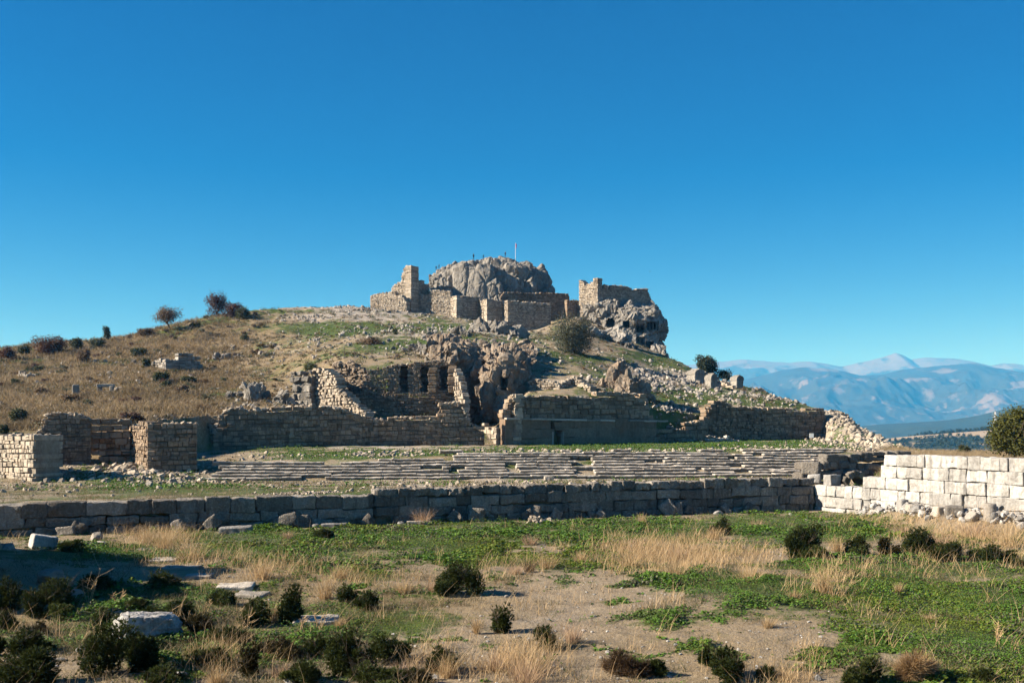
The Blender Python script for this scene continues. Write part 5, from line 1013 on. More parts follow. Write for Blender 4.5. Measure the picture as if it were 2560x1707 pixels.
SH = [  # dark green spiny bushes of the field: centre column, base row, width, height (photo px), label
 (38, 1522, 84, 78, 'broom', "dark green bush at the left edge below the shaded boulder"), (140, 1540, 112, 92, 'broom', "dense dark green bush beside the bare thistle stems, left of the white boulder"),
 (18, 1576, 50, 50, 'broom', "small dark bush under the edge bush on the left side"), (55, 1632, 116, 58, 'broom', "sprawling olive brown bush left of the bare soil patch"),
 (285, 1684, 200, 122, 'broom', "biggest dark bush, growing before the white boulder"), (265, 1571, 56, 52, 'broom', "small dark bush touching the upper left side of the white boulder"),
 (440, 1562, 126, 56, 'broom', "dark bush full of dry stems behind the white boulder"), (566, 1613, 92, 46, 'broom', "low round dark bush on bare soil right of the white boulder"),
 (730, 1560, 76, 96, 'broom', "tall dark bush with straw stalks on its left side, beside the shaded slabs"), (858, 1506, 66, 46, 'broom', "brownish dark bush joined to a greener one at the shadow's end"),
 (918, 1521, 70, 42, 'broom', "greener half of the joined pair of bushes at the shadow's end"), (1162, 1485, 124, 74, 'broom', "large round dark bush alone in the middle of the field beside straw tufts"),
 (1248, 1580, 88, 66, 'broom', "round dark bush in the bare middle soil with white grass stems beside it"), (1366, 1618, 66, 52, 'broom', "small round dark bush on bare soil right of the white grass stems"),
 (1836, 1698, 116, 78, 'broom', "broad dark bush by the bottom edge with a smaller bush on its shoulder"), (1770, 1661, 44, 42, 'broom', "small bush on the shoulder of the broad dark bush"),
 (1914, 1700, 40, 32, 'broom', "little dark bush right of the broad dark bush by the bottom edge"), (1812, 1335, 52, 38, 'broom', "feathery dark bush near the long wall in the right half of the field"),
 (2010, 1396, 128, 80, 'broom', "large dark bush heading the row of bushes on the right side of the field"), (2156, 1389, 82, 44, 'broom', "low dark bush second in the row on the right side"),
 (2220, 1394, 56, 46, 'broomb', "brown dried bush between two dark bushes on the right side"), (2290, 1389, 94, 68, 'broom', "tall dark bush in the middle of the right row"),
 (2392, 1405, 106, 46, 'broom', "wide low dark bush near straw grass in the right row"), (2478, 1408, 84, 46, 'broom', "last dark bush of the right row, beside the tall straw"),
 (2160, 1716, 130, 68, 'broom', "dark bush at the bottom edge beside the dry tumbleweed"), (2545, 1416, 32, 22, 'broom', "tiny dark bush at the right edge of the field"),
 (2462, 1701, 62, 30, 'broom', "low scrappy bush near the bottom edge, right of the tumbleweed"), (1632, 1684, 66, 36, 'broom', "low green bush joined to the round brown dead bush"),
 (865, 1690, 130, 110, 'broom', "tallest bush of the dark thicket at the bottom of the field"), (960, 1650, 116, 66, 'broom', "upper right bush of the dark thicket at the bottom of the field"),
 (1112, 1672, 80, 66, 'broom', "dark bush with straw stems right of the bottom thicket"), (760, 1700, 110, 56, 'broom', "left bush of the dark thicket at the bottom of the field"),
 (80, 1716, 190, 74, 'broom', "dark shaded bush in the bottom left corner"), (620, 1690, 60, 80, 'broomb', "brown scrub with long pale stems beside the thicket"),
 (190, 1378, 80, 28, 'broom', "low dark tussock in the green leaves near the slanted white block"), (980, 1722, 120, 50, 'broom', "bush cut off by the bottom edge below the thicket"), (810, 1345, 44, 26, 'broom', "small dark bush in green leaves before the straight white slab")]
SH += [(330, 1530, 70, 30, 'broom', "low dark scrub between the bare thistle and the white boulder"), (500, 1590, 90, 50, 'broomb', "olive brown scrub full of pale stems right of the white boulder"), (640, 1560, 100, 64, 'broom', "dark scrub at the foot of the shaded slabs, left of the tall dark bush"), (530, 1668, 120, 44, 'broom', "low green scrub below and right of the white boulder"),
 (410, 1706, 110, 40, 'broom', "low dark scrub by the bottom white stone"), (690, 1640, 110, 50, 'broomb', "brown green scrub above and left of the thicket"), (250, 1470, 90, 34, 'broom', "low scrub lying inside the big shadow"), (400, 1470, 110, 36, 'broom', "long low scrub at the lower edge of the big shadow"), (560, 1510, 90, 36, 'broom', "low scrub between the paving slabs in the shadow's tail"), (95, 1590, 60, 30, 'broomb', "tiny brownish scrub above the bare soil patch"), (800, 1640, 90, 50, 'broom', "dark scrub on the upper left shoulder of the thicket"), (925, 1712, 110, 60, 'broom', "dark scrub along the bottom edge inside the thicket"), (1050, 1715, 80, 40, 'broomb', "brownish scrub at the right end of the thicket")]
for a in SH: shrub(a[0], a[1], a[2], a[3], a[4], a[5], group="dark bushes in the field")
shrub(1553, 1689, 98, 58, 'brown', "round brown dead bush near the bottom of the field", .7, leaf=.22, wr=.07, tuft=8, name="dead_shrub", cat="dead shrub")
shrub(2292, 1701, 92, 62, 'straw', "tangled tan tumbleweed on bare soil by the bottom edge", .7, leaf=.3, wr=.05, tuft=8, name="tumbleweed", cat="dead shrub")

def clump(px, y, w, h, mat, label, n=170, wd=.013, group="dry grass clumps in the field"):
    p = GP(px, y); s = p[1] / F; W, H = w * s * .5, h * s * .85; a = rng.uniform(0, 2 * math.pi, n); r = rng.random(n) ** .7; P = p + np.stack([np.cos(a) * r * W * .5, np.sin(a) * r * W * .5, np.full(n, -.03)], -1)
    hh = H * (.45 + .6 * rng.random(n)); ln = np.stack([np.cos(a) * r, np.sin(a) * r], -1) * W * .75 + rng.normal(size=(n, 2)) * .16 * H; mb = MB(); mb.add(*blades(P, hh, ln, wd * (.6 + p[1] / 70), rng.random(n), seg=3)); tag(mb.build("dry_grass_clump", M[mat], loc=p), label, "grass clump", group)
TW = "clump of dry tan grass in the field"
CL = [(362, 1356, 56, 62, 'straw', "tall straw clump rising against the grey wall, leftmost of three"), (410, 1372, 66, 78, 'straw', "tall straw clump against the grey wall, middle of three"), (478, 1400, 100, 84, 'straw', "widest straw clump before the grey wall, beside the diamond stone"),
 (655, 1447, 70, 70, 'straw', "straw clump at the tip of the big shadow"), (815, 1497, 64, 92, 'straw', "tall leaning straw stalks rising out of the joined pair of bushes"), (852, 1445, 60, 50, 'straw', "upright straw clump behind the joined pair of bushes"), (687, 1554, 60, 74, 'straw', "reddish straw stalks on the left side of the tall dark bush"),
 (1008, 1483, 60, 56, 'straw', "straw clump on the left side of the large round bush"), (1085, 1478, 50, 50, 'strawp', "pinkish straw touching the large round bush"), (850, 1568, 34, 40, 'straw', "small straw tuft at the right end of the shaded slabs"), (1193, 1584, 22, 62, 'straw', "thin whitish grass stems beside a round dark bush"),
 (1000, 1692, 70, 62, 'strawp', "leaning brown stalks in the bottom thicket"), (1120, 1692, 60, 80, 'straw', "fan of tall stalks in the dark bush right of the thicket"), (700, 1692, 60, 56, 'strawp', "brown stalks in the left bush of the thicket"), (1240, 1672, 90, 60, 'strawp', "broad pinkish clump on bare soil near the bottom"), (1316, 1705, 130, 96, 'strawp', "large pinkish straw clump at the bottom edge"),
 (1370, 1421, 56, 56, 'straw', "bright fan of straw beside a darker brown tuft"), (1322, 1429, 44, 46, 'brown', "dark brown tuft beside the bright fan of straw"), (1449, 1404, 44, 42, 'straw', "thin straw tuft in green leaves, right of the bright fan"), (1574, 1418, 80, 62, 'straw', "straw clump in the middle of the golden patch"), (1569, 1372, 110, 56, 'strawp', "wide pinkish straw clump at the back of the golden patch"),
 (1690, 1442, 70, 66, 'straw', "tall straw clump at the right side of the golden patch"), (1694, 1396, 80, 50, 'strawp', "pinkish clump behind the golden patch's right side"), (1326, 1361, 54, 40, 'strawp', "pale pinkish tuft behind the brown tuft"), (1784, 1347, 50, 44, 'straw', "straw clump on the left side of the feathery bush"), (1893, 1320, 56, 34, 'strawp', "rounded pinkish tuft near the end of the grey wall"),
 (1870, 1452, 90, 76, 'straw', "broad straw clump in the green, left of the large right bush"), (1432, 1606, 60, 76, 'strawp', "wispy pinkish bush of grass on the bare soil"), (1290, 1434, 50, 36, 'strawp', "pinkish tuft near the large round bush's right side"), (2094, 1377, 64, 54, 'straw', "bright straw clump between the two first bushes of the right row"), (2062, 1483, 54, 96, 'straw', "tall feathery straw in the green below the large right bush"),
 (1985, 1497, 50, 36, 'straw', "short straw tuft left of the tall feathery straw"), (2247, 1486, 22, 46, 'straw', "narrow straw tuft alone in bright green"), (2356, 1366, 76, 58, 'strawp', "straw clump behind the wide low bush of the right row"), (2519, 1364, 130, 96, 'straw', "largest straw clump, at the right edge below the rubble"), (2437, 1342, 110, 64, 'strawp', "pinkish straw before the column stub"),
 (2260, 1315, 86, 34, 'strawp', "low pinkish straw along the foot of the white rubble"), (2530, 1404, 50, 52, 'straw', "straw clump by the tiny bush at the right edge"), (2323, 1554, 40, 32, 'straw', "pale grey straw tuft in the green near the right side"), (1920, 1568, 44, 44, 'straw', "tan tuft at the edge of the grey soil patch"), (905, 1192, 1, 1, 'straw', None), (1055, 1306, 62, 56, 'strawp', "tan dried thistle growing against the grey wall"), (717, 1346, 34, 28, 'strawp', "small tan tuft before the upright dark stone"), (1605, 1312, 26, 44, 'straw', "thin straw tuft in green near the wall, under the tipped slabs"), (470, 1290, 1, 1, 'straw', None), (545, 1707, 80, 76, 'straw', "tall pale stalks at the bottom edge left of the thicket"), (1960, 1700, 70, 34, 'straw', "spiky straw tuft at the bottom edge"), (2010, 1365, 1, 1, 'straw', None), (1480, 1290, 1, 1, 'straw', None)]
for a in CL:
    if a[5]: clump(*a)
def thistle(px, y, h, label, n=5):
    p = GP(px, y); s = p[1] / F; mb = MB()
    for i in range(n):
        a = rng.uniform(0, 2 * math.pi); H = h * s * rng.uniform(.7, 1.05); e = p + np.array([math.cos(a) * H * .35, math.sin(a) * H * .3, H]); m_ = p + (e - p) * .55 + rng.normal(size=3) * .04 * H; tube(mb, [p + rng.normal(size=3) * [.05, .05, 0], m_, e], [.010, .008, .004], 4, rng.random())
        for j in range(5): t = rng.uniform(.35, .95); b = p + (e - p) * t; b2 = b + np.array([rng.normal() * .22, rng.normal() * .2, rng.uniform(.05, .3)]) * H; tube(mb, [b, (b + b2) / 2 + [0, 0, -.02 * H], b2], [.006, .005, .003], 3, rng.random())
    tag(mb.build("dead_thistle", M['stalk'], loc=p), label, "dead plant", "bare thistle stems in the field")
for a in [(222, 1509, 86, "tall bare branching thistle in front of the big shadow"), (95, 1542, 74, "bare thistle stems rising out of the left bushes"), (294, 1522, 50, "short bare thistle above the white boulder"), (436, 1574, 84, "cluster of bare yellow stems behind the white boulder"), (474, 1576, 46, "leaning bare stems at the right side of the white boulder"), (620, 1602, 90, "bare branching thistle beside the brown scrub"), (520, 1530, 34, "small forked bare stem at the shadow's right side"), (750, 1585, 46, "bare stem with side twigs beside the tall dark bush"), (800, 1580, 60, "long thin bare stem by the shaded slabs"), (2490, 1620, 70, "single long bare stem leaning over the green at the right side")]: thistle(*a)

# ------------------------------------------------------------------ stones of the field
p = GP(362, 1603); sc_ = p[1] / F; mb = MB(); L_, Q_ = lattice(26); V = L_ / 12.5 - 1.0; V = V * (1 - .10 * (np.abs(V[:, [1, 2, 0]]) ** 3 + np.abs(V[:, [2, 0, 1]]) ** 3)); V[:, 2] *= 1 - .22 * np.clip(V[:, 0], -1, 1) * 0 ; V[:, 0] *= 1 - .18 * (V[:, 2] > 0) * V[:, 2]
V = V + .22 * fbm(V * 1.1 + 3, 3)[:, None] * V + .17 * ridged(V * 1.9, 5)[:, None] * V; V[:, 2] += .25 * V[:, 0] * -1 * (V[:, 2] > 0) * .5
V = (V * [74 * sc_, 50 * sc_, 38 * sc_]) @ rotz(.45) + p + [0, .3, 26 * sc_]; mb.add(V, Q_, .6); tag(mb.build("boulder", M['white'], loc=p), "large rough white boulder among dark bushes, the biggest pale stone in the field", "boulder")
for a in [(451, 1691, 34, 20, "white stone on bare soil at the bottom, right of the biggest bush"), (364, 1691, 16, 10, "small pinkish stone beside the white stone at the bottom"), (151, 1651, 30, 9, "flat pale stone on the bare soil patch of the left corner"), (199, 1629, 24, 14, "pale wedge of stone at the tip of the biggest bush"), (295, 1540, 30, 18, "pale stone just behind the white boulder"),
          (1088, 1698, 20, 16, "white pointed stone at the bottom below the dark thicket"), (724, 1708, 34, 14, "pair of white pebbly stones at the bottom edge"), (2045, 1700, 22, 18, "pinkish stone at the bottom edge right of the spiky tuft"), (1321, 1600, 10, 9, "white stone on soil left of a small round bush"), (1520, 1632, 15, 9, "white stone near the round brown dead bush, upper one"), (1503, 1646, 10, 8, "white stone near the round brown dead bush, lower one"),
          (1688, 1613, 14, 8, "flat white stone on the bare soil below the leafy patch"), (2053, 1594, 13, 8, "white stone on the grey soil patch"), (2252, 1512, 14, 7, "flat white stone in the bright green"), (2410, 1606, 13, 8, "squarish white stone in the green at the right side"), (1845, 1626, 10, 9, "white stone on soil beside the broad bush"), (1976, 1288, 10, 8, "pale stone in the green at the end of the grey wall"), (2182, 1503, 9, 5, "small white stone beside a pale soil spot"), (983, 1587, 10, 7, "white stone in thin grass behind the thicket"), (1266, 1492, 12, 8, "white stone on soil near the large round bush")]:
    solo_rock("stone", a[0], a[1], a[2], a[3], 'white', a[4], "stone", sub=2, sink=.3)
solo_rock("boulder", 130, 1456, 80, 40, 'rubg', "long shaded rock in the big shadow beside the edge boulder", sub=3)
solo_rock("boulder", 190, 1500, 36, 36, 'rubg', "shaded angular rock beside the tall bare thistle", sub=3)
for i, (px, y, w, h, l) in enumerate([(366, 1372, 36, 5, "thin pale paving slab in the green leaves by the straw"), (414, 1399, 66, 8, "flat pale slab at the crest of the big shadow"), (455, 1420, 90, 14, "wide flat slab crossing the edge of the big shadow"), (500, 1440, 60, 12, "slab half in shadow beside the straw"), (590, 1470, 90, 22, "sunlit paving slab at the shadow's right side"), (625, 1490, 80, 20, "lower paving slab in the shadow's tail"), (790, 1556, 110, 26, "dark shaded slab beside the tall dark bush")]):
    solo_block("paving_slab", px, y, w, h, 'seat', l, "stone slab", yaw=rng.uniform(-.2, .2), depth=.9 + .5 * rng.random(), sink=.55, group="flat slabs along the big shadow")
# the big boulder at the left edge whose shadow lies across the field
def edge_rock():
    mb = MB()
    for (x, y, hw, hd, hh, z) in ((-20.6, 34.2, 2.3, 2.2, 3.2, 2.3), (-21.4, 35.2, 2.4, 2.3, 3.0, 2.2), (-20.6, 32.6, 2.2, 1.8, 1.9, 1.2), (-23.2, 38.8, 2.7, 2.6, 3.6, 2.5), (-26.0, 42.4, 2.9, 2.4, 3.8, 2.6), (-22.6, 37.2, 2.2, 2.2, 2.2, 1.2), (-24.0, 40.6, 2.2, 2.0, 3.0, 2.1), (-23.4, 44.6, 1.7, 1.5, 1.25, .1), (-25.7, 44.2, 1.9, 1.6, 1.9, .8), (-23.9, 42.9, 1.9, 1.5, 1.4, .4)):
        v, f = RP[4][rng.integers(10)]; P = (v @ rrot(.2)) * [hw, hd, hh]; P = P * (1 + .08 * ridged(P * .7, 5))[:, None] + [x, y, z]; mb.add(P, f, .5)
    tag(mb.build("boulder", M['rock']), "huge dark boulder at the left edge casting the big shadow across the field", "boulder")
edge_rock()

# ------------------------------------------------------------------ trees and bushes of the hill
for a in [("tree", 1433, 883, 118, 116, 'olive', "big grey green wild olive standing below the widest bastion", 9000, .42, 12, "tree", None, .06, .5),
          ("tree", 1768, 930, 62, 58, 'tree', "dark leafy tree behind the ridge sarcophagi", 5000, .5, 10, "tree", 225, .15, .45), ("tree", 1812, 947, 40, 42, 'tree', "thin drooping part of the tree clump by the ridge sarcophagi", 1300, .42, 7, "tree", 224, .2, .3),
          ("tree", 2535, 1160, 140, 130, 'gtree', "bushy sunlit green tree behind the white wall at the right edge", 15000, .26, 16, "tree", 86, .03, .5),
          ("tree", 1681, 896, 22, 28, 'hillg', "small grey bush below the right end of the tomb cliff", 700, .4, 5, "bush", 282, .1, .4), ("tree", 2412, 1138, 34, 26, 'hillg', "small dark bush on the dry plateau behind the white wall", 1500, .2, 6, "bush", 118, .05, .5),
          ("tree", 419, 824, 78, 60, 'brown', "lone sparse tree on the skyline of the dry slope", 2600, .42, 14, "tree", None, .25, .4), ("tree", 540, 792, 66, 66, 'maroon', "tall maroon bush on the skyline, peak of the clump", 2600, .45, 8, "bush", None, .08, .4), ("tree", 580, 795, 60, 46, 'maroon', "lower maroon bush on the skyline beside the tall one", 2000, .45, 8, "bush", None, .08, .4),
          ("tree", 607, 800, 46, 40, 'hillg', "green bush at the right end of the skyline clump", 1700, .42, 7, "bush", None, .05, .5), ("tree", 126, 888, 96, 58, 'autumn', "large rust red bush on the left skyline", 3600, .42, 9, "bush", None, .05, .45), ("tree", 194, 876, 46, 38, 'hillg', "dark green bush behind the rust red bush", 1700, .42, 7, "bush", None, .05, .5),
          ("tree", 242, 872, 42, 30, 'hillg', "dark green bush on the skyline under the little upright tree", 1500, .42, 6, "bush", None, .05, .5), ("tree", 267, 855, 20, 40, 'hillg', "little upright tree poking above the left skyline", 900, .4, 6, "tree", None, .2, .4), ("tree", 20, 900, 44, 38, 'maroon', "purplish bush at the far left skyline", 1500, .42, 7, "bush", None, .05, .45), ("tree", 62, 888, 36, 30, 'hillg', "green bush between the purplish and the rust red bushes", 1200, .42, 6, "bush", None, .05, .5),
          ("tree", 348, 890, 46, 24, 'hillg', "green dome bush above the small ruin on the slope", 1800, .4, 8, "bush", None, .02, .55), ("tree", 367, 923, 24, 32, 'hillg', "dark green bush touching the pale end of the small ruin", 1100, .4, 6, "bush", None, .02, .55), ("tree", 297, 895, 18, 16, 'hillg', "tiny round bush left of the green dome bush", 500, .35, 4, "bush", None, .02, .5), ("tree", 84, 934, 44, 24, 'hillg', "spreading dark bush by the little grey wall stub", 1500, .4, 7, "bush", None, .02, .5),
          ("tree", 399, 957, 46, 32, 'hillg', "dark bush below the small ruin, larger of two", 1500, .4, 7, "bush", None, .02, .5), ("tree", 415, 970, 26, 24, 'hillg', "dark bush below the small ruin, smaller of two", 800, .4, 5, "bush", None, .02, .5), ("tree", 40, 964, 28, 22, 'hillg', "grey green bush under the little grey wall stub", 800, .4, 5, "bush", None, .02, .5), ("tree", 10, 1084, 28, 26, 'hillg', "dark bush just above the sunlit left tower", 1200, .3, 5, "bush", None, .02, .5),
          ("tree", 44, 1060, 54, 44, 'hillg', "olive brown bush beside the black gap of the ragged wall", 1800, .35, 7, "bush", None, .02, .5), ("tree", 330, 1060, 52, 30, 'maroon', "reddish bush behind the blocky tower's crest", 1800, .32, 6, "bush", 121, .02, .4), ("tree", 208, 905, 42, 40, 'brown', "leafless purplish brown bush on the left slope", 1200, .42, 6, "bush", None, .05, .35), ("tree", 487, 820, 30, 20, 'hillg', "dark scrub on the slope below the skyline tree", 800, .4, 5, "bush", None, .02, .5),
          ("tree", 365, 842, 56, 26, 'brown', "brown scrub along the skyline left of the lone tree", 1400, .42, 6, "bush", None, .02, .4), ("tree", 610, 852, 30, 20, 'hillg', "small green scrub beside the masonry cone", 700, .4, 5, "bush", None, .02, .5), ("tree", 780, 932, 44, 32, 'hillg', "round green bush above the grey broken pier", 1600, .34, 7, "bush", None, .02, .5), ("tree", 988, 836, 14, 20, 'hillg', "tiny green bush on the stony slope above the bath ruin", 400, .35, 4, "bush", None, .05, .4),
          ("tree", 925, 862, 90, 24, 'brown', "low pinkish brown scrub on the stony slope", 1200, .42, 7, "bush", None, .02, .35), ("tree", 470, 960, 44, 22, 'hillg', "olive scrub in front of the small ruin", 1100, .38, 6, "bush", None, .02, .5), ("tree", 455, 985, 40, 26, 'brown', "brown scrub downslope of the small ruin", 900, .38, 6, "bush", None, .02, .4), ("tree", 1064, 715, 22, 30, 'autumn', "yellow brown bush growing beside the tall castle tower", 700, .42, 5, "bush", 300, .05, .4),
          ("tree", 180, 1010, 50, 30, 'brown', "brown bush among dry grass downslope of the stone pillar", 1200, .38, 6, "bush", None, .02, .4), ("tree", 105, 990, 40, 24, 'brown', "brown bush left of the stone pillar", 900, .38, 6, "bush", None, .02, .4)]:
    tree(a[0], *a[1:9], lobes=a[9], cat=a[10], D=a[11], trunk=a[12], shell=a[13], dsc=.85)
def hill_scrub():
    n = 11000; D = rng.uniform(118, 290, n); px = rng.uniform(-250, 2000, n); x = ku(px) * D; g, r, d, p, y = masks(x, D); ok = (D > np.interp(px, _cp, _cD[:, 4]) + 2) & (D < np.interp(px, _cp, _cD[:, 8]) + 3) & (rng.random(n) < np.clip(.35 + .9 * fbm(xyz(x * .08, D * .08, 55), 3) + .3 * sstep(800, 500, px) - .2 * sstep(900, 1200, px), .10, 1))
    x, D = x[ok], D[ok]; m = len(x); z = terrain(x, D); k = 34; s = np.repeat(.3 + .95 * rng.random(m) ** 2.2, k); c = np.repeat(np.stack([x, D, z], -1), k, 0); dd = rng.normal(size=(m * k, 3)); dd /= np.linalg.norm(dd, axis=1, keepdims=True); dd[:, 2] = np.abs(dd[:, 2]); P = c + dd * (s * rng.uniform(.3, 1.1, m * k))[:, None] * [1.2, 1.2, .8]
    nn = dd + rng.normal(size=(m * k, 3)) * .7; nn /= np.linalg.norm(nn, axis=1, keepdims=True); sel = np.repeat(rng.random(m), k); tn = rng.random(m * k)
    for nm, a, b, mt in (("low_green_scrub", 0, .38, 'hillg'), ("low_brown_scrub", .38, .7, 'brown'), ("low_straw_scrub", .7, .85, 'gold2'), ("low_grey_scrub", .85, 1.01, 'olive')):
        q = (sel >= a) & (sel < b); mb = MB(); mb.add(*leaf_quads(P[q], nn[q], .26, .15, tn[q])); tag(mb.build(nm, M[mt]), kind="stuff")
hill_scrub()
# anonymous scrub dotted over the dry slope
def scrub():
    k = 0; tries = 0; X = []
    while k < 150 and tries < 4000:
        tries += 1; px = rng.uniform(-60, 720); D = rng.uniform(120, 262); p = HP(px, D); y = float(toy(p[2], D))
        if D > np.interp(px, _cp, _cD[:, 8]) + 4 or D < np.interp(px, _cp, _cD[:, 4]) + 2 or (px > 560 and rng.random() < .5): continue
        w = rng.uniform(.8, 2.4); h = w * rng.uniform(.3, .6); mt = rng.choice(['hillg', 'brown', 'brown', 'maroon', 'gold2', 'gold2', 'olive', 'olive']); mb = MB(); foliage(mb, p, w, h, w, 9, int(240 * w), .24, .14, shell=.25)
        tag(mb.build("scrub_bush", M[mt], loc=p), {'hillg': "small dark green scrub bush dotted in the dry grass of the left slope", 'brown': "small brown scrub bush dotted in the dry grass of the left slope", 'maroon': "small reddish scrub bush dotted in the dry grass of the left slope", 'gold2': "small straw brown scrub bush dotted in the dry grass of the left slope", 'olive': "small grey green scrub bush dotted in the dry grass of the left slope"}[mt], "bush", "scrub bushes on the dry slope"); k += 1
scrub()

# ------------------------------------------------------------------ people, flag, sign, fence, bird, pylon
def person(px, y, hpx, D, yaw, label, pose='stand', mat='cloth_d'):
    p = crag_top(px); D = p[1]; s = hpx / F * D / 1.72; root = empty("person", p, label, "person")
    import bmesh
    J = {'pel': (0, 0, .92), 'che': (0, 0, 1.32), 'nec': (0, 0, 1.46), 'hed': (0, 0, 1.60), 'lh': (-.10, 0, .88), 'lk': (-.11, -.02, .48), 'lf': (-.12, 0, .06), 'lt': (-.12, -.14, .03), 'rh': (.10, 0, .88), 'rk': (.12, -.04, .48), 'rf': (.13, .03, .06), 'rt': (.13, -.11, .03),
         'ls': (-.19, 0, 1.40), 'le': (-.24, .02, 1.12), 'lw': (-.22, -.10, .88), 'rs': (.19, 0, 1.40), 're': (.25, .03, 1.12), 'rw': (.20, -.14, .92)}
    if pose == 'bend':
        for k in ('che', 'nec', 'hed', 'ls', 'rs', 'le', 're', 'lw', 'rw'): x, y_, z = J[k]; t = (z - .92); J[k] = (x + .75 * t, y_, .62 + t * .62)
        J['pel'] = (0, 0, .55); J['lh'] = (-.1, 0, .52); J['rh'] = (.1, 0, .52); J['lk'] = (.22, -.1, .42); J['rk'] = (.25, .1, .42)
    E = [('pel', 'che'), ('che', 'nec'), ('nec', 'hed'), ('pel', 'lh'), ('lh', 'lk'), ('lk', 'lf'), ('lf', 'lt'), ('pel', 'rh'), ('rh', 'rk'), ('rk', 'rf'), ('rf', 'rt'), ('che', 'ls'), ('ls', 'le'), ('le', 'lw'), ('che', 'rs'), ('rs', 're'), ('re', 'rw')]
    RD = dict(pel=.15, che=.17, nec=.06, hed=.105, lh=.095, lk=.062, lf=.045, lt=.035, rh=.095, rk=.062, rf=.045, rt=.035, ls=.075, le=.05, lw=.035, rs=.075, re=.05, rw=.035)
    ks = list(J); me = bpy.data.meshes.new("body"); me.from_pydata([J[k] for k in ks], [(ks.index(a), ks.index(b)) for a, b in E], []); o = bpy.data.objects.new("body", me); scene.collection.objects.link(o)
    sk = o.modifiers.new("skin", 'SKIN'); me.skin_vertices.new() if not me.skin_vertices else None
    for i, k in enumerate(ks): me.skin_vertices[0].data[i].radius = (RD[k], RD[k] * .8); 
    me.skin_vertices[0].data[0].use_root = True; sb = o.modifiers.new("sub", 'SUBSURF'); sb.levels = sb.render_levels = 1; me.materials.append(M[mat]); o.parent = root
    hd = MB(); v, f = ico(3); hd.add(v * [.088, .105, .125] + np.array(J['hed']) + [0, 0, .01], f); hd.build("head", M['skin'], root, smooth=True)
    hr = MB(); w = v * [.098, .112, .125] + np.array(J['hed']) + [0, .02, .035]; hr.add(w, f); hr.build("hair", M['cloth_d'], root, smooth=True)
    root.rotation_euler = (0, 0, yaw); root.scale = (s, s, s)
person(1187, 655, 16, 299, .6, "person in dark clothes standing upright on the left brow of the summit crag")
person(1207, 651, 14, 302, 1.2, "person in dark clothes bending over on the summit crag beside a standing one", 'bend')
person(1264, 657, 14, 303, -.4, "person in dark clothes standing on the summit crag near the flagpole")
person(1087, 680, 12, 304, .3, "person in navy jacket on the crag's shoulder above the castle tower", mat='cloth_b')
person(1095, 680, 11, 305, -.8, "person with a pale sleeve beside the navy jacketed one on the crag's shoulder", mat='cloth_d')
p = crag_top(1292); fp = empty("flagpole", p, "thin white flagpole with a small furled red and white flag on the summit", "flagpole"); mb = MB(); hgt = 46 / F * 303
tube(mb, [p + [0, 0, -.5], p + [0, 0, hgt]], [.085, .05], 8); mb.build("pole", M['metal'], fp, loc=fp.location); mb = MB(); n = 9; zt = p[2] + hgt - .25; V = []
for i in range(n): t = i / (n - 1); V += [(p[0] + .06 + .42 * t * (.6 + .4 * math.sin(t * 7)), p[1] + .12 * math.sin(t * 9), zt - .25 * t), (p[0] + .06 + .35 * t * (.6 + .4 * math.sin(t * 6)), p[1] + .12 * math.sin(t * 8 + 1), zt - 1.25 - .35 * t)]
mb.add(V, [(2 * i, 2 * i + 2, 2 * i + 3, 2 * i + 1) for i in range(n - 1)]); fo = mb.build("flag", M['flagr'], fp, loc=fp.location); so_ = fo.modifiers.new("s", 'SOLIDIFY'); so_.thickness = .01
p = HP(2029, 160); p[2] = float(zy(1098, 160)); s = 160 / F; sg = empty("information_board", HP(2029, 160), "small white information board on the grass before the dark terrace wall", "sign")
mb = MB(); add_blocks(mb, [[p[0], p[1], zy(1088.5, 160)]], [[5.2 * s, .03, 5.6 * s]], np.eye(3), .01, 4, 0); mb.build("panel", M['sign'], sg, loc=sg.location)
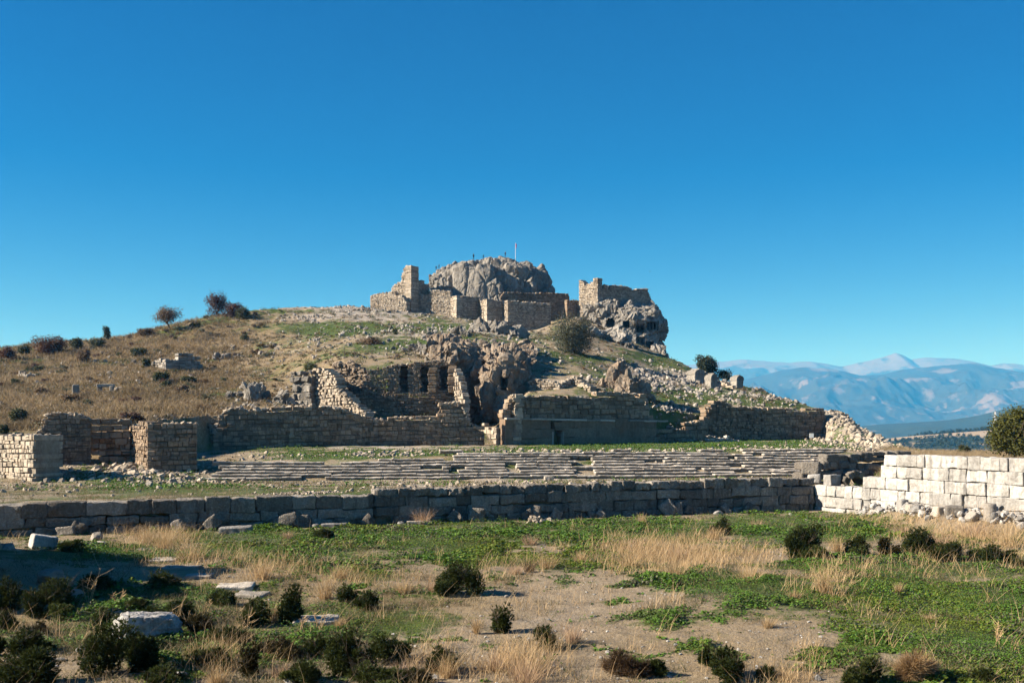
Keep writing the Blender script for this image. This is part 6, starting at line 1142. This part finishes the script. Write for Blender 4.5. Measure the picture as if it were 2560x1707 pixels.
for dx in (-3.5, 3.5): mb = MB(); tube(mb, [p + [dx * s, .05, -.3], p + [dx * s, .05, .6]], [.04, .04], 6); mb.build("leg", M['post'], sg, loc=sg.location)
fn = empty("post_fence", HY_(930, 893, 150, 240), "row of thin bare posts across the slope above the bath ruin", "fence")
for px in (826, 861, 887, 930, 968, 989, 1022, 1038, 1060): q = HY_(px, 896, 150, 240); mb = MB(); tube(mb, [q + [0, 0, -.2], q + [0, 0, rng.uniform(1.5, 2.0)]], [.055, .05], 6); mb.build("post", M['post'], fn, loc=fn.location)
bp_ = PT(1625, 679, 120); mb = MB(); v, f = ico(2); mb.add(v * [.05, .10, .045] + bp_, f)
for sg_ in (-1, 1): mb.add(np.array([[0, .05, 0], [0, -.06, 0], [sg_ * .12, -.02, .05], [sg_ * .22, -.06, .02], [sg_ * .12, .06, .05]]) + bp_, [(0, 1, 2, 4), (2, 3, 4, 4)][:1]); mb.add(np.array([[sg_ * .12, -.02, .05], [sg_ * .22, -.06, .02], [sg_ * .12, .06, .05]]) + bp_, [(0, 1, 2)])
tag(mb.build("bird", M['plume'], loc=bp_), "tiny dark bird flying in the blue sky above the rock tombs", "bird")
pp = np.array([float(ku(2488)) * 900, 900.0, float(zy(1075, 900))]); py = empty("power_pylon", pp, "faint lattice power pylon beside the sunlit green tree", "pylon"); mb = MB(); H = 46 / F * 900
for sx, sy in ((-1, -1), (1, -1), (1, 1), (-1, 1)): tube(mb, [pp + [sx * 1.6, sy * 1.6, -30], pp + [sx * 1.5, sy * 1.5, 0], pp + [sx * .3, sy * .3, H]], [.2, .16, .1], 4)
for i in range(7):
    z0, z1 = H * i / 7, H * (i + 1) / 7; w0, w1 = 1.5 - 1.2 * i / 7, 1.5 - 1.2 * (i + 1) / 7
    for a, b in (((-1, -1), (1, -1)), ((1, -1), (-1, -1))): tube(mb, [pp + [a[0] * w0, a[1] * w0, z0], pp + [b[0] * w1, b[1] * w1, z1]], [.08, .08], 3)
for z in (.72, .84, .95): tube(mb, [pp + [-3.2, 0, z * H], pp + [3.2, 0, z * H]], [.1, .1], 3)
mb.build("lattice", M['metal'], py, loc=py.location)
